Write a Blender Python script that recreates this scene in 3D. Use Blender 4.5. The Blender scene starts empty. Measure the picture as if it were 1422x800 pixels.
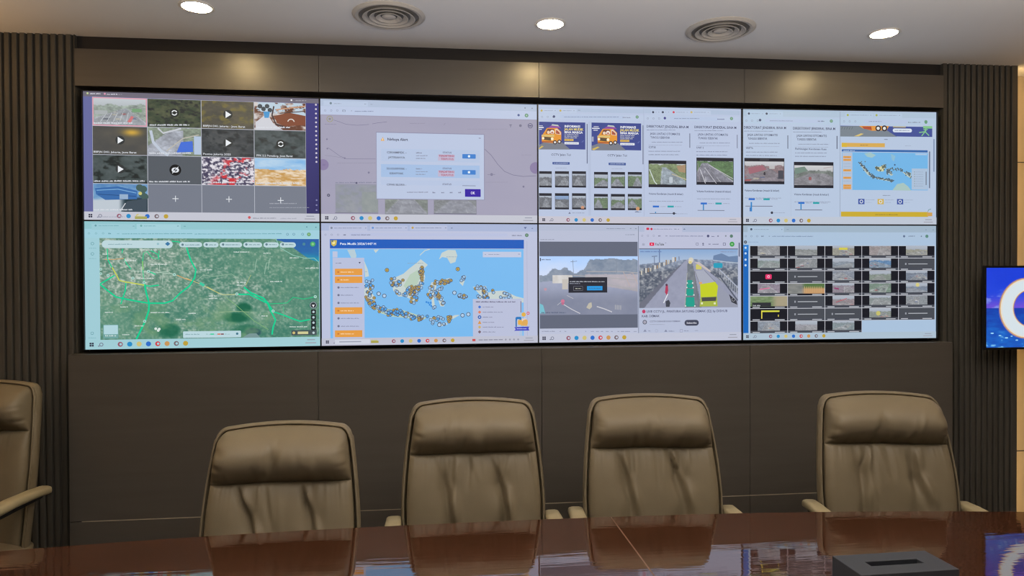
import bpy, bmesh, math, random
import numpy as np
from mathutils import Vector, Matrix

C = bpy.context.scene.collection
PI = math.pi
sc = bpy.context.scene

# ------------------------------------------------------------------ helpers
def lin(c):
    c = np.asarray(c, dtype=float)
    return np.where(c <= 0.04045, c / 12.92, ((np.maximum(c, 0) + 0.055) / 1.055) ** 2.4)

def rgb(r, g, b):
    return tuple(float(v) for v in lin(np.array([r, g, b]) / 255.0))

def link(o, parent=None):
    C.objects.link(o)
    if parent is not None:
        o.parent = parent
    return o

def tag(o, label, cat, group=None):
    o['label'] = label
    o['category'] = cat
    if group:
        o['group'] = group
    return o

def thing(name, label, cat, loc=(0, 0, 0), rotz=0.0, group=None):
    o = bpy.data.objects.new(name, None)
    o.empty_display_size = 0.1
    link(o)
    o.location = loc
    o.rotation_euler = (0, 0, rotz)
    return tag(o, label, cat, group)

def obj(name, bm, m, parent=None, smooth=None, bevel=None):
    me = bpy.data.meshes.new(name)
    bmesh.ops.recalc_face_normals(bm, faces=bm.faces[:])
    if smooth is not None:
        for f in bm.faces:
            f.smooth = True
        for e in bm.edges:
            if len(e.link_faces) == 2 and e.calc_face_angle(0) > smooth:
                e.smooth = False
    bm.to_mesh(me)
    bm.free()
    me.materials.append(m)
    o = bpy.data.objects.new(name, me)
    link(o, parent)
    if bevel:
        md = o.modifiers.new('Bevel', 'BEVEL')
        md.width = bevel
        md.segments = 3
        md.limit_method = 'ANGLE'
        md.angle_limit = math.radians(40)
    return o

def struct(name, bm, m, **k):
    o = obj(name, bm, m, None, **k)
    o['kind'] = 'structure'
    return o

def box(bm, x0, y0, z0, x1, y1, z1):
    vs = [bm.verts.new(p) for p in ((x0, y0, z0), (x1, y0, z0), (x1, y1, z0), (x0, y1, z0),
                                    (x0, y0, z1), (x1, y0, z1), (x1, y1, z1), (x0, y1, z1))]
    for f in ((0, 1, 2, 3), (4, 7, 6, 5), (0, 4, 5, 1), (1, 5, 6, 2), (2, 6, 7, 3), (3, 7, 4, 0)):
        bm.faces.new([vs[i] for i in f])

def lathe(bm, prof, n=48, cx=0, cy=0, closed=False):
    rings = []
    for r, z in prof:
        if r < 1e-6:
            rings.append([bm.verts.new((cx, cy, z))])
        else:
            rings.append([bm.verts.new((cx + r * math.cos(2 * PI * i / n), cy + r * math.sin(2 * PI * i / n), z)) for i in range(n)])
    pairs = list(zip(rings, rings[1:]))
    if closed:
        pairs.append((rings[-1], rings[0]))
    for a, b in pairs:
        for i in range(n):
            j = (i + 1) % n
            if len(a) == 1 and len(b) == 1:
                continue
            if len(a) == 1:
                bm.faces.new((a[0], b[i], b[j]))
            elif len(b) == 1:
                bm.faces.new((a[i], b[0], a[j]))
            else:
                bm.faces.new((a[i], b[i], b[j], a[j]))

def tube(bm, pts, r, n=8, closed=False, up=Vector((0, 1, 0))):
    pts = [Vector(p) for p in pts]
    rings = []
    m = len(pts)
    for k, p in enumerate(pts):
        a = pts[k - 1] if (k > 0 or closed) else p
        b = pts[(k + 1) % m] if (k < m - 1 or closed) else p
        t = (b - a).normalized()
        s = t.cross(up)
        if s.length < 1e-4:
            s = t.cross(Vector((1, 0, 0)))
        s.normalize()
        w = s.cross(t)
        rr = r[k] if isinstance(r, (list, tuple)) else r
        rings.append([bm.verts.new(p + s * (rr * math.cos(2 * PI * i / n)) + w * (rr * math.sin(2 * PI * i / n))) for i in range(n)])
    for k in range(m if closed else m - 1):
        a, b = rings[k], rings[(k + 1) % m]
        for i in range(n):
            j = (i + 1) % n
            bm.faces.new((a[i], a[j], b[j], b[i]))
    if not closed:
        bm.faces.new(rings[0][::-1])
        bm.faces.new(rings[-1])

def BM():
    return bmesh.new()

# ------------------------------------------------------------------ materials
def mat(name, col, rough=0.5, spec=0.5, metal=0.0, emit=None, strength=0.0, noise=None, bump=None, coat=0.0, ior=None):
    """noise=(scale, amount, stretch xyz); bump=(scale, distance, stretch xyz)"""
    m = bpy.data.materials.new(name)
    m.use_nodes = True
    nt = m.node_tree
    b = nt.nodes['Principled BSDF']
    b.inputs['Base Color'].default_value = (*col, 1)
    b.inputs['Roughness'].default_value = rough
    b.inputs['Specular IOR Level'].default_value = spec
    b.inputs['Metallic'].default_value = metal
    if ior:
        b.inputs['IOR'].default_value = ior
    if coat:
        b.inputs['Coat Weight'].default_value = coat
        b.inputs['Coat Roughness'].default_value = 0.03
    if emit is not None:
        b.inputs['Emission Color'].default_value = (*emit, 1)
        b.inputs['Emission Strength'].default_value = strength
    def coords(stretch):
        tc = nt.nodes.new('ShaderNodeTexCoord')
        mp = nt.nodes.new('ShaderNodeMapping')
        mp.inputs['Scale'].default_value = stretch
        nt.links.new(tc.outputs['Object'], mp.inputs['Vector'])
        return mp.outputs['Vector']
    if noise:
        s, a, st = noise
        n = nt.nodes.new('ShaderNodeTexNoise')
        n.inputs['Scale'].default_value = s
        n.inputs['Detail'].default_value = 4
        nt.links.new(coords(st), n.inputs['Vector'])
        r = nt.nodes.new('ShaderNodeValToRGB')
        r.color_ramp.elements[0].position = 0.3
        r.color_ramp.elements[1].position = 0.7
        r.color_ramp.elements[0].color = (*[v * (1 - a) for v in col], 1)
        r.color_ramp.elements[1].color = (*[v * (1 + a) for v in col], 1)
        nt.links.new(n.outputs['Fac'], r.inputs['Fac'])
        nt.links.new(r.outputs['Color'], b.inputs['Base Color'])
    if bump:
        s, d, st = bump
        n = nt.nodes.new('ShaderNodeTexNoise')
        n.inputs['Scale'].default_value = s
        n.inputs['Detail'].default_value = 3
        nt.links.new(coords(st), n.inputs['Vector'])
        bp = nt.nodes.new('ShaderNodeBump')
        bp.inputs['Distance'].default_value = d
        bp.inputs['Strength'].default_value = 1.0
        nt.links.new(n.outputs['Fac'], bp.inputs['Height'])
        nt.links.new(bp.outputs['Normal'], b.inputs['Normal'])
    return m

M = {}
M['ceiling'] = mat('ceiling_paint', (0.76, 0.75, 0.74), 0.9, 0.2, noise=(2.0, 0.015, (1, 1, 1)))
M['floor'] = mat('carpet', (0.20, 0.17, 0.14), 0.95, 0.1, noise=(60, 0.3, (1, 1, 1)))
M['room_wall'] = mat('room_wall_paint', (0.20, 0.165, 0.125), 0.8, 0.2, noise=(3, 0.05, (1, 1, 1)))
M['panel'] = mat('taupe_laminate', (0.084, 0.074, 0.064), 0.34, 0.5, noise=(9, 0.06, (0.25, 1, 3)), bump=(120, 0.00015, (0.3, 1, 3)))
M['slat'] = mat('fluted_cladding', (0.066, 0.061, 0.052), 0.55, 0.3, noise=(14, 0.10, (3, 3, 0.2)))
M['gap'] = mat('shadow_gap_board', (0.026, 0.023, 0.022), 0.8, 0.2)
M['seam'] = mat('seam_strip', (0.34, 0.29, 0.22), 0.5, 0.4)
M['black'] = mat('black_plastic', (0.008, 0.008, 0.009), 0.45, 0.3)
M['black_metal'] = mat('black_metal', (0.02, 0.02, 0.021), 0.35, 0.5, metal=0.6)
M['leather'] = mat('olive_taupe_leather', (0.160, 0.127, 0.079), 0.50, 0.36, noise=(6, 0.08, (1, 1, 1)), bump=(420, 0.00025, (1, 1, 1)))
M['arm_leather'] = mat('tan_armrest_leather', (0.31, 0.255, 0.15), 0.5, 0.4, noise=(8, 0.06, (1, 1, 1)))
M['chrome'] = mat('brushed_metal', (0.5, 0.5, 0.5), 0.3, 0.5, metal=1.0)
M['metal_beige'] = mat('diffuser_enamel', (0.50, 0.46, 0.41), 0.45, 0.4)
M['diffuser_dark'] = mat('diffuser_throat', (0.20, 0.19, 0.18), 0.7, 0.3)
M['lamp_rim'] = mat('lamp_rim_white', (0.7, 0.66, 0.6), 0.5, 0.4)
M['lamp'] = mat('lamp_diffuser', (0.8, 0.8, 0.8), 0.5, 0.3, emit=(1.0, 0.74, 0.36), strength=120)
M['led_amber'] = mat('amber_led_tape', (0.8, 0.8, 0.8), 0.5, 0.3, emit=(1.0, 0.58, 0.18), strength=46)
M['led'] = mat('led_tape', (0.8, 0.8, 0.8), 0.5, 0.3, emit=(1.0, 0.66, 0.27), strength=22)
M['beige'] = mat('beige_stone_tile', (0.56, 0.46, 0.31), 0.55, 0.35, noise=(4, 0.06, (1, 1, 1)))
M['box'] = mat('charcoal_leatherette', (0.027, 0.029, 0.036), 0.5, 0.4, bump=(500, 0.0002, (1, 1, 1)))
M['slot'] = mat('slot_lining', (0.004, 0.004, 0.004), 0.8, 0.1)
M['inlay'] = mat('table_joint', (0.13, 0.075, 0.045), 0.3, 0.5)

def wood():
    m = bpy.data.materials.new('lacquered_mahogany')
    m.use_nodes = True
    nt = m.node_tree
    b = nt.nodes['Principled BSDF']
    tc = nt.nodes.new('ShaderNodeTexCoord')
    mp = nt.nodes.new('ShaderNodeMapping')
    mp.inputs['Scale'].default_value = (1.2, 14, 14)
    n = nt.nodes.new('ShaderNodeTexNoise')
    n.inputs['Scale'].default_value = 3
    n.inputs['Detail'].default_value = 7
    n.inputs['Distortion'].default_value = 0.6
    r = nt.nodes.new('ShaderNodeValToRGB')
    r.color_ramp.elements[0].position = 0.32
    r.color_ramp.elements[1].position = 0.72
    r.color_ramp.elements[0].color = (0.041, 0.0155, 0.0080, 1)
    r.color_ramp.elements[1].color = (0.057, 0.0215, 0.0112, 1)
    nt.links.new(tc.outputs['Object'], mp.inputs['Vector'])
    nt.links.new(mp.outputs['Vector'], n.inputs['Vector'])
    nt.links.new(n.outputs['Fac'], r.inputs['Fac'])
    nt.links.new(r.outputs['Color'], b.inputs['Base Color'])
    b.inputs['Roughness'].default_value = 0.28
    b.inputs['Specular IOR Level'].default_value = 0.0
    b.inputs['Coat Weight'].default_value = 1.0
    b.inputs['Coat Roughness'].default_value = 0.015
    b.inputs['Coat IOR'].default_value = 2.7
    mp2 = nt.nodes.new('ShaderNodeMapping')
    mp2.inputs['Scale'].default_value = (0.7, 9, 1)
    n2 = nt.nodes.new('ShaderNodeTexNoise')
    n2.inputs['Scale'].default_value = 6
    n2.inputs['Detail'].default_value = 2
    bp = nt.nodes.new('ShaderNodeBump')
    bp.inputs['Distance'].default_value = 0.00022
    nt.links.new(tc.outputs['Object'], mp2.inputs['Vector'])
    nt.links.new(mp2.outputs['Vector'], n2.inputs['Vector'])
    nt.links.new(n2.outputs['Fac'], bp.inputs['Height'])
    nt.links.new(bp.outputs['Normal'], b.inputs['Coat Normal'])
    return m
M['wood'] = wood()

def screen_material():
    m = bpy.data.materials.new('lit_display')
    m.use_nodes = True
    nt = m.node_tree
    b = nt.nodes['Principled BSDF']
    b.inputs['Base Color'].default_value = (0.006, 0.006, 0.007, 1)
    b.inputs['Roughness'].default_value = 0.45
    b.inputs['Specular IOR Level'].default_value = 0.2
    a = nt.nodes.new('ShaderNodeAttribute')
    a.attribute_name = 'Col'
    nt.links.new(a.outputs['Color'], b.inputs['Emission Color'])
    b.inputs['Emission Strength'].default_value = 1.0
    return m
M['screen'] = screen_material()

# ------------------------------------------------------------------ camera
cam = bpy.data.cameras.new('camera')
cam.sensor_fit = 'HORIZONTAL'
cam.sensor_width = 36.0
cam.lens = 945.0 / 1422.0 * 36.0
co = bpy.data.objects.new('camera', cam)
C.objects.link(co)
yaw, pitch, roll = 0.10806821, -0.00937547, -0.00384404
fwd = Vector((math.sin(yaw) * math.cos(pitch), math.cos(yaw) * math.cos(pitch), math.sin(pitch)))
rt = Vector((math.cos(yaw), -math.sin(yaw), 0))
up = rt.cross(fwd)
r2 = rt * math.cos(roll) + up * math.sin(roll)
u2 = up * math.cos(roll) - rt * math.sin(roll)
co.matrix_world = Matrix(((r2.x, u2.x, -fwd.x, -0.47927), (r2.y, u2.y, -fwd.y, -3.21114), (r2.z, u2.z, -fwd.z, 1.55), (0, 0, 0, 1)))
sc.camera = co
cam.clip_start = 0.05

# ------------------------------------------------------------------ the room
H = 2.65
XL, XR, YB, YF = -3.25, 3.25, 0.16, -6.2
bm = BM(); box(bm, XL - .1, YF - .1, -.1, XR + .1, YB + .1, 0); struct('floor', bm, M['floor'])
bm = BM(); box(bm, XL - .1, YF - .1, H, XR + .1, YB + .1, H + .1); struct('ceiling', bm, M['ceiling'])
bm = BM(); box(bm, XL - .1, YB, 0, XR + .1, YB + .1, H)
struct('wall_back', bm, M['beige'])
bm = BM(); box(bm, XL - .1, YF, 0, XL, YB, H); struct('wall_left', bm, M['room_wall'])
bm = BM(); box(bm, XR, YF, 0, XR + .1, YB, H); struct('wall_right', bm, M['room_wall'])
bm = BM(); box(bm, XL - .1, YF - .1, 0, XR + .1, YF, H); struct('wall_rear', bm, M['room_wall'])
# joints between the beige stone tiles at both ends of the back wall
bm = BM()
for zz in (0.62, 1.40, 2.185):
    box(bm, 2.46, YB - .002, zz - .0025, XR, YB, zz + .0025)
    box(bm, XL, YB - .002, zz - .0025, -2.46, YB, zz + .0025)
struct('trim_1', bm, M['panel'])

# fluted cladding, one run each side of the screens
def fluted(x0, x1, name):
    bm = BM()
    pitch, rib, dep = 0.0318, 0.0205, 0.013
    y1, yb = -0.004, 0.10
    prof = [(x0, y1)]
    x = x0
    while x + pitch < x1 - 0.004:
        prof += [(x + rib - .002, y1), (x + rib, y1 + .002), (x + rib + .0012, y1 + dep), (x + pitch - .0012, y1 + dep), (x + pitch, y1 + .002), (x + pitch + .002, y1)]
        x += pitch
    prof += [(x1, y1), (x1, yb), (x0, yb)]
    a = [bm.verts.new((px, py, 0.0)) for px, py in prof]
    b = [bm.verts.new((px, py, H)) for px, py in prof]
    n = len(prof)
    for i in range(n):
        j = (i + 1) % n
        bm.faces.new((a[i], a[j], b[j], b[i]))
    bm.faces.new(a[::-1]); bm.faces.new(b)
    struct(name, bm, M['slat'])
fluted(-2.49, -2.072, 'trim_2')
fluted(2.076, 2.489, 'trim_3')

def grooved(bm, x0, x1, z0, z1, y0, yb, xs, g=.0022, d=.004):
    """front face split by thin vertical grooves at xs"""
    cuts = [x0] + list(xs) + [x1]
    for i in range(len(cuts) - 1):
        a = cuts[i] + (g / 2 if i else 0)
        b = cuts[i + 1] - (g / 2 if i < len(cuts) - 2 else 0)
        box(bm, a, y0, z0, b, y0 + .02, z1)
    box(bm, x0, y0 + d + .012, z0, x1, yb, z1)

# fascia above the screens with a shadow gap under the ceiling
bm = BM(); grooved(bm, -2.071, 2.075, 2.424, 2.588, -0.006, 0.09, (-1.02, 0.0, 1.02))
struct('trim_4', bm, M['panel'])
bm = BM(); box(bm, -2.071, 0.018, 2.588, 2.075, 0.09, H); struct('trim_5', bm, M['gap'])
# black backing of the screen recess
bm = BM(); box(bm, -2.071, 0.105, 1.238, 2.075, 0.12, 2.424); struct('trim_6', bm, M['black'])
# projecting plinth wall under the screens, two courses with a pale joint
bm = BM()
grooved(bm, -2.079, 2.080, 0.511, 1.238, -0.065, 0.12, (-1.02, 0.0, 1.02))
grooved(bm, -2.079, 2.080, 0.0, 0.507, -0.065, 0.12, (-1.02, 0.0, 1.02))
struct('trim_7', bm, M['panel'])
bm = BM(); box(bm, -2.03, -0.0655, 0.507, 2.03, -0.05, 0.511); struct('trim_8', bm, M['seam'])

# ------------------------------------------------------------------ noise
def vnoise(x, y, seed):
    xi = np.floor(x).astype(np.int64); yi = np.floor(y).astype(np.int64)
    xf = x - xi; yf = y - yi
    xf = xf * xf * (3 - 2 * xf); yf = yf * yf * (3 - 2 * yf)
    def h(a, b):
        n = (a * 374761393 + b * 668265263 + seed * 1442695) & 0xffffffff
        n = ((n ^ (n >> 13)) * 1274126177) & 0xffffffff
        return ((n ^ (n >> 16)) & 0xffff) / 65535.0
    return (h(xi, yi) * (1 - xf) + h(xi + 1, yi) * xf) * (1 - yf) + (h(xi, yi + 1) * (1 - xf) + h(xi + 1, yi + 1) * xf) * yf

def fbm(x, y, seed, o=4):
    t = 0; a = 0.5; s = 0
    for k in range(o):
        t = t + a * vnoise(x * 2 ** k, y * 2 ** k, seed + k * 17); s += a; a *= .55
    return t / s

def mix(a, b, t):
    t = np.clip(t, 0, 1)[..., None]
    return np.asarray(a, float) * (1 - t) + np.asarray(b, float) * t

def sst(a, b, x):
    t = np.clip((x - a) / (b - a), 0, 1)
    return t * t * (3 - 2 * t)

# ------------------------------------------------------------------ display drawing kit
class Display:
    """Everything a display shows: flat coloured shapes on its own face, in metres."""
    def __init__(self, w, h, quad=None):
        self.w, self.h = w, h
        self.V = []; self.F = []; self.Cc = []
        self.n = 0; self.layer = 0
        self.q = None
        if quad is not None:                      # measured outline -> face coordinates
            src = np.array(quad, float); dst = np.array([(0, 0), (w, 0), (w, h), (0, h)], float)
            A = []
            for (x, y), (u, v) in zip(src, dst):
                A.append([x, y, 1, 0, 0, 0, -u * x, -u * y]); A.append([0, 0, 0, x, y, 1, -v * x, -v * y])
            self.q = np.append(np.linalg.solve(np.array(A), dst.ravel()), 1).reshape(3, 3)
        self.o = (0, 0, 1)
    def view(self, x0, y0, s):
        self.o = (x0, y0, s); return self
    def m(self, x, y):
        if self.q is None:
            return (x * self.w, y * self.h)
        X = self.o[0] + x / self.o[2]; Y = self.o[1] + y / self.o[2]
        p = self.q @ np.array([X, Y, 1.0])
        return (p[0] / p[2], p[1] / p[2])
    def _add(self, pts, faces, cols):
        d = 0.000006 * self.layer; self.layer += 1
        for u, v in pts:
            u = min(max(u, 0), self.w); v = min(max(v, 0), self.h)
            self.V.append((u - self.w / 2, -d, self.h / 2 - v))
        for f in faces:
            self.F.append([i + self.n for i in f])
        self.Cc.extend(cols)
        self.n += len(pts)
    def rect_uv(self, u0, v0, u1, v1, c):
        c = rgb(*c)
        self._add([(u0, v0), (u0, v1), (u1, v1), (u1, v0)], [(0, 1, 2, 3)], [c] * 4)
    def R(self, x0, y0, x1, y1, c):
        a = self.m(x0, y0); b = self.m(x1, y1)
        self.rect_uv(a[0], a[1], b[0], b[1], c)
    def RR(self, x0, y0, x1, y1, c, r=None):      # rounded bar
        a = self.m(x0, y0); b = self.m(x1, y1)
        r = min(abs(b[0] - a[0]), abs(b[1] - a[1])) / 2 * (r if r is not None else 1.0)
        pts = []
        for cx, cy, t in ((b[0] - r, a[1] + r, -90), (b[0] - r, b[1] - r, 0), (a[0] + r, b[1] - r, 90), (a[0] + r, a[1] + r, 180)):
            for k in range(5):
                an = math.radians(t + 22.5 * k); pts.append((cx + r * math.cos(an), cy + r * math.sin(an)))
        self._add(pts, [tuple(range(len(pts)))[::-1]], [rgb(*c)] * len(pts))
    def PG(self, pts, c):
        p = [self.m(*q) for q in pts]
        ar = sum(p[i][0] * p[(i + 1) % len(p)][1] - p[(i + 1) % len(p)][0] * p[i][1] for i in range(len(p)))
        f = tuple(range(len(p)))
        self._add(p, [f if ar < 0 else f[::-1]], [rgb(*c)] * len(p))
    def unit(self, x, y):
        a = self.m(x, y); b = self.m(x + 1, y); return abs(b[0] - a[0])
    def D(self, x, y, r, c, n=18):
        u, v = self.m(x, y); k = self.unit(x, y) * r
        self._add([(u + k * math.cos(2 * PI * i / n), v - k * math.sin(2 * PI * i / n)) for i in range(n)], [tuple(range(n))], [rgb(*c)] * n)
    def O(self, x, y, r, w, c, a0=0, a1=360, n=20):
        u, v = self.m(x, y); k = self.unit(x, y)
        pts = []
        for i in range(n + 1):
            t = math.radians(a0 + (a1 - a0) * i / n)
            for rr in (r - w / 2, r + w / 2):
                pts.append((u + k * rr * math.cos(t), v - k * rr * math.sin(t)))
        self._add(pts, [(2 * i, 2 * i + 1, 2 * i + 3, 2 * i + 2) for i in range(n)], [rgb(*c)] * len(pts))
    def L(self, pts, w, c):
        p = [np.array(self.m(*q)) for q in pts]; k = self.unit(*pts[0]) * w / 2
        out = []
        for i in range(len(p)):
            t = p[min(i + 1, len(p) - 1)] - p[max(i - 1, 0)]; t = t / (np.linalg.norm(t) + 1e-9)
            nn = np.array([-t[1], t[0]]) * k
            out += [tuple(p[i] + nn), tuple(p[i] - nn)]
        self._add(out, [(2 * i, 2 * i + 2, 2 * i + 3, 2 * i + 1) for i in range(len(p) - 1)], [rgb(*c)] * len(out))
    def W(self, x0, y, x1, h, c, seed=0):         # a line too small to read: rows of tiny strokes, letter by letter
        rnd = random.Random(seed + int(x0 * 7 + y * 13)); x = x0; pts = []; left = rnd.randint(3, 9)
        while x < x1:
            w = h * rnd.uniform(.38, .62); t = h * rnd.uniform(.62, 1.0)
            a = self.m(x, y + h / 2 - t); b = self.m(min(x + w, x1), y + h / 2)
            pts += [(a[0], a[1]), (a[0], b[1]), (b[0], b[1]), (b[0], a[1])]
            x += w + h * .16; left -= 1
            if left <= 0: x += h * .55; left = rnd.randint(3, 9)
        if pts: self._add(pts, [tuple(range(4 * q, 4 * q + 4)) for q in range(len(pts) // 4)], [rgb(*c)] * len(pts))
    def T(self, x, y, s, text, c, align='LEFT', width=None, bold=None):
        """s = cap height; (x, y) = baseline"""
        cu = bpy.data.curves.new('txt', 'FONT'); cu.body = text; cu.size = 1.0; cu.resolution_u = 2; cu.offset = .014 if bold is None else bold + .006
        to = bpy.data.objects.new('txt', cu)
        me = bpy.data.meshes.new_from_object(to)
        n = len(me.vertices)
        if n:
            v = np.zeros(n * 3); me.vertices.foreach_get('co', v); v = v.reshape(-1, 3)
            c = tuple(max(0, q - 26) for q in c) if sum(c) < 480 else c
            u0, v0 = self.m(x, y); k = self.unit(x, y) * s / 0.70
            wtxt = v[:, 0].max(); kx = k
            if width:
                kx = self.unit(x, y) * width / wtxt
            off = {'LEFT': 0, 'CENTER': -wtxt / 2, 'RIGHT': -wtxt}[align]
            self._add([(u0 + (a + off) * kx, v0 - b * k) for a, b, _ in v], [tuple(p.vertices) for p in me.polygons], [rgb(*c)] * n)
        bpy.data.meshes.remove(me); bpy.data.objects.remove(to); bpy.data.curves.remove(cu)
    def G_uv(self, u0, v0, u1, v1, fn, res=0.0032):
        nx = max(4, int(abs(u1 - u0) / res)); ny = max(4, int(abs(v1 - v0) / res))
        U, Vv = np.meshgrid(np.linspace(0, 1, nx + 1), np.linspace(0, 1, ny + 1))
        col = lin(np.clip(fn(U, Vv), 0, 1)).reshape(-1, 3)
        pts = list(zip((u0 + (u1 - u0) * U).ravel(), (v0 + (v1 - v0) * Vv).ravel()))
        s = nx + 1
        fs = [(j * s + i, (j + 1) * s + i, (j + 1) * s + i + 1, j * s + i + 1) for j in range(ny) for i in range(nx)]
        self._add(pts, fs, [tuple(c) for c in col])
    def G(self, x0, y0, x1, y1, fn, res=0.0032):
        a = self.m(x0, y0); b = self.m(x1, y1)
        self.G_uv(a[0], a[1], b[0], b[1], fn, res)
    def build(self, name, parent):
        me = bpy.data.meshes.new(name)
        me.from_pydata(self.V, [], self.F)
        at = me.color_attributes.new('Col', 'FLOAT_COLOR', 'POINT')
        col = np.ones((self.n, 4), dtype=np.float32); col[:, :3] = np.array(self.Cc)
        at.data.foreach_set('color', col.ravel())
        me.materials.append(M['screen'])
        o = bpy.data.objects.new(name, me)
        return link(o, parent)

def c8(*v):
    return np.array(v, float) / 255

# pictures shown inside the displays ------------------------------------------------
def road(seed, sky=(200, 210, 220), veg=(70, 95, 70), rd=(120, 122, 130), hor=.3, vx=.5, w0=.05, w1=.55, bx=None, dim=1.0, haze=0.0, lines=True, cars=True, scale=5):
    bx = vx if bx is None else bx
    rnd = random.Random(seed)
    carlist = [(rnd.uniform(-.8, .8), rnd.uniform(.2, .95), rnd.choice([(230, 230, 235), (180, 40, 40), (40, 45, 60), (200, 190, 160), (60, 80, 130)])) for _ in range(6 if cars else 0)]
    def fn(U, V):
        n = fbm(U * scale, V * scale, seed); f = fbm(U * scale * 5, V * scale * 5, seed + 5, 3)
        img = mix(c8(*sky), c8(*sky) * .85, V / max(hor, .01))
        top = hor - .18 * fbm(U * scale * 1.4, U * 0, seed + 9) - .04
        vg = mix(c8(*veg) * .55, c8(*veg) * 1.35, .7 * f + .5 * n - .1)
        img = np.where((V > top)[..., None], vg, img)
        t = np.clip((V - hor) / (1 - hor), 0, 1)
        cx = vx + (bx - vx) * t; hw = w0 + (w1 - w0) * t
        e = (U - cx) / hw
        rdc = c8(*rd) * (0.68 + .62 * n[..., None]) * (.82 + .36 * f[..., None])
        img = np.where(((np.abs(e) < 1) & (V > hor))[..., None], rdc, img)
        if lines:
            for q in ((-.93, -.33, .33, .93) if seed % 3 else (-.9, .1, .94)):
                dash = (np.abs(q) > .5) | (np.sin(8 / (t + .12)) > 0)
                img = np.where(((np.abs(e - q) < .03) & (V > hor) & dash & (f > .34))[..., None], img * .55 + c8(215, 217, 224) * .45, img)
        for q, tt, cc in carlist:
            sx = .11 * (.25 + tt) ; sy = sx * .55
            ex = (e - q) * hw; ey = t - tt
            inside = (np.abs(ex) < sx * .6) & (np.abs(ey) < sy)
            img = np.where(inside[..., None], img * .35 + .65 * c8(*cc) * (.75 + .4 * f[..., None]), img)
        img = img * (1 - haze) + c8(190, 195, 205) * haze
        return img * dim
    return fn

def blotch(seed, a, b, c=None, s=5, k=1.0):
    def fn(U, V):
        n = fbm(U * s, V * s, seed); f = fbm(U * s * 4, V * s * 4, seed + 3, 3)
        img = mix(c8(*a), c8(*b), sst(.2, .8, n * .65 + f * .35))
        if c is not None:
            img = mix(img, c8(*c), sst(.46, .74, fbm(U * s * 2.2, V * s * 2.2, seed + 11)) * k)
        return img
    return fn

WHITE = (190, 202, 224); TXT = (95, 100, 125); DK = (62, 66, 90)

def taskbar(d, x0, y0, x1, y1, bg=(196, 198, 210), more=False, search=False):
    """Windows-style task bar drawn along the foot of a display"""
    a = d.m(x0, y0); b = d.m(x1, y1)
    d.rect_uv(0, min(a[1], b[1]), d.w, d.h, bg)
    v = (min(a[1], b[1]) + d.h) / 2; hh = (d.h - min(a[1], b[1])) / 2 * .52
    def bx(u, c, k=1.0): d.rect_uv(u - hh * k, v - hh * k, u + hh * k, v + hh * k, c)
    def disc(u, r, c, n=14): d._add([(u + r * math.cos(2 * PI * i / n), v - r * math.sin(2 * PI * i / n)) for i in range(n)], [tuple(range(n))], [rgb(*c)] * n)
    u = .026
    for i in (0, 1):
        for j in (0, 1):
            d.rect_uv(u - hh * .8 + i * hh * .85, v - hh * .8 + j * hh * .85, u - hh * .1 + i * hh * .85, v - hh * .1 + j * hh * .85, (50, 52, 72))
    disc(.066, hh * .8, (120, 125, 145)); disc(.066, hh * .5, bg)
    d.rect_uv(.06 - hh * .7, v + hh * .4, .06 - hh * .1, v + hh * .8, (120, 125, 145))
    st = .145 if not search else .33
    cols = [(150, 90, 110), (40, 140, 200), (205, 190, 120), (45, 110, 200)] + ([(210, 60, 70), (200, 150, 90)] if more else []) + [(120, 105, 110), (190, 160, 60)]
    if search:
        d.rect_uv(.06, v - hh * 1.2, .22, v + hh * 1.2, (206, 210, 222)); d.rect_uv(.08, v - hh * .25, .18, v + hh * .25, (150, 155, 172))
        d.rect_uv(.225, v - hh * .3, .26, v + hh * .8, (170, 160, 70)); d.rect_uv(.225, v - hh * .9, .255, v - hh * .3, (190, 190, 150))
    for i, c in enumerate(cols):
        uu = st + .0395 * i
        disc(uu, hh, c); 
        if i % 2 == 0: disc(uu + hh * .15, hh * .5, bg if i != 2 else c)
    d.rect_uv(d.w - .06, v - hh * .9, d.w - .025, v - hh * .5, (150, 155, 170))
    d.rect_uv(d.w - .068, v + hh * .4, d.w - .02, v + hh * .8, (160, 160, 172))
    if search:
        d.rect_uv(.70, v - hh * .6, .715, v + hh * .6, (200, 80, 80))
        for i in range(5): d.rect_uv(.73 + i * .024, v - hh * .25, .75 + i * .024, v + hh * .25, (140, 142, 160))
        for i in range(4): disc(.86 + i * .02, hh * .5, (150, 152, 168))

def browser(d, x0, x1, y0, yt, yu, tabs, url, green=None, bar=(176, 192, 216), low=(186, 200, 224)):
    """tab strip between y0 and yt, address bar between yt and yu"""
    d.R(x0, y0, x1, yt, bar); d.R(x0, yt, x1, yu, low)
    ym = (y0 + yt) / 2 + 2; yv = (yt + yu) / 2
    for (tx, col, tw) in tabs:
        d.R(tx - 14, y0 + (yt - y0) * .22, tx + tw + 14, yt, low)
        d.D(tx, ym, 7, col); d.W(tx + 16, ym, tx + tw - 18, 4, (140, 150, 172)); d.W(tx + tw - 6, ym, tx + tw, 5, (140, 148, 168))
    if url:
        d.RR(url[0] - 30, yv - (yu - yt) * .33, url[2] + 20, yv + (yu - yt) * .33, (182, 197, 224))
        d.W(url[0], yv, url[1], 5, (128, 138, 166))
    for k in range(3): d.O(x0 + 22 + k * 36, yv, 5, 2, (150, 158, 180))
    if green: d.D(green, yv, 10, (112, 152, 130)); d.D(green, yv, 5, (140, 175, 150))

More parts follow.
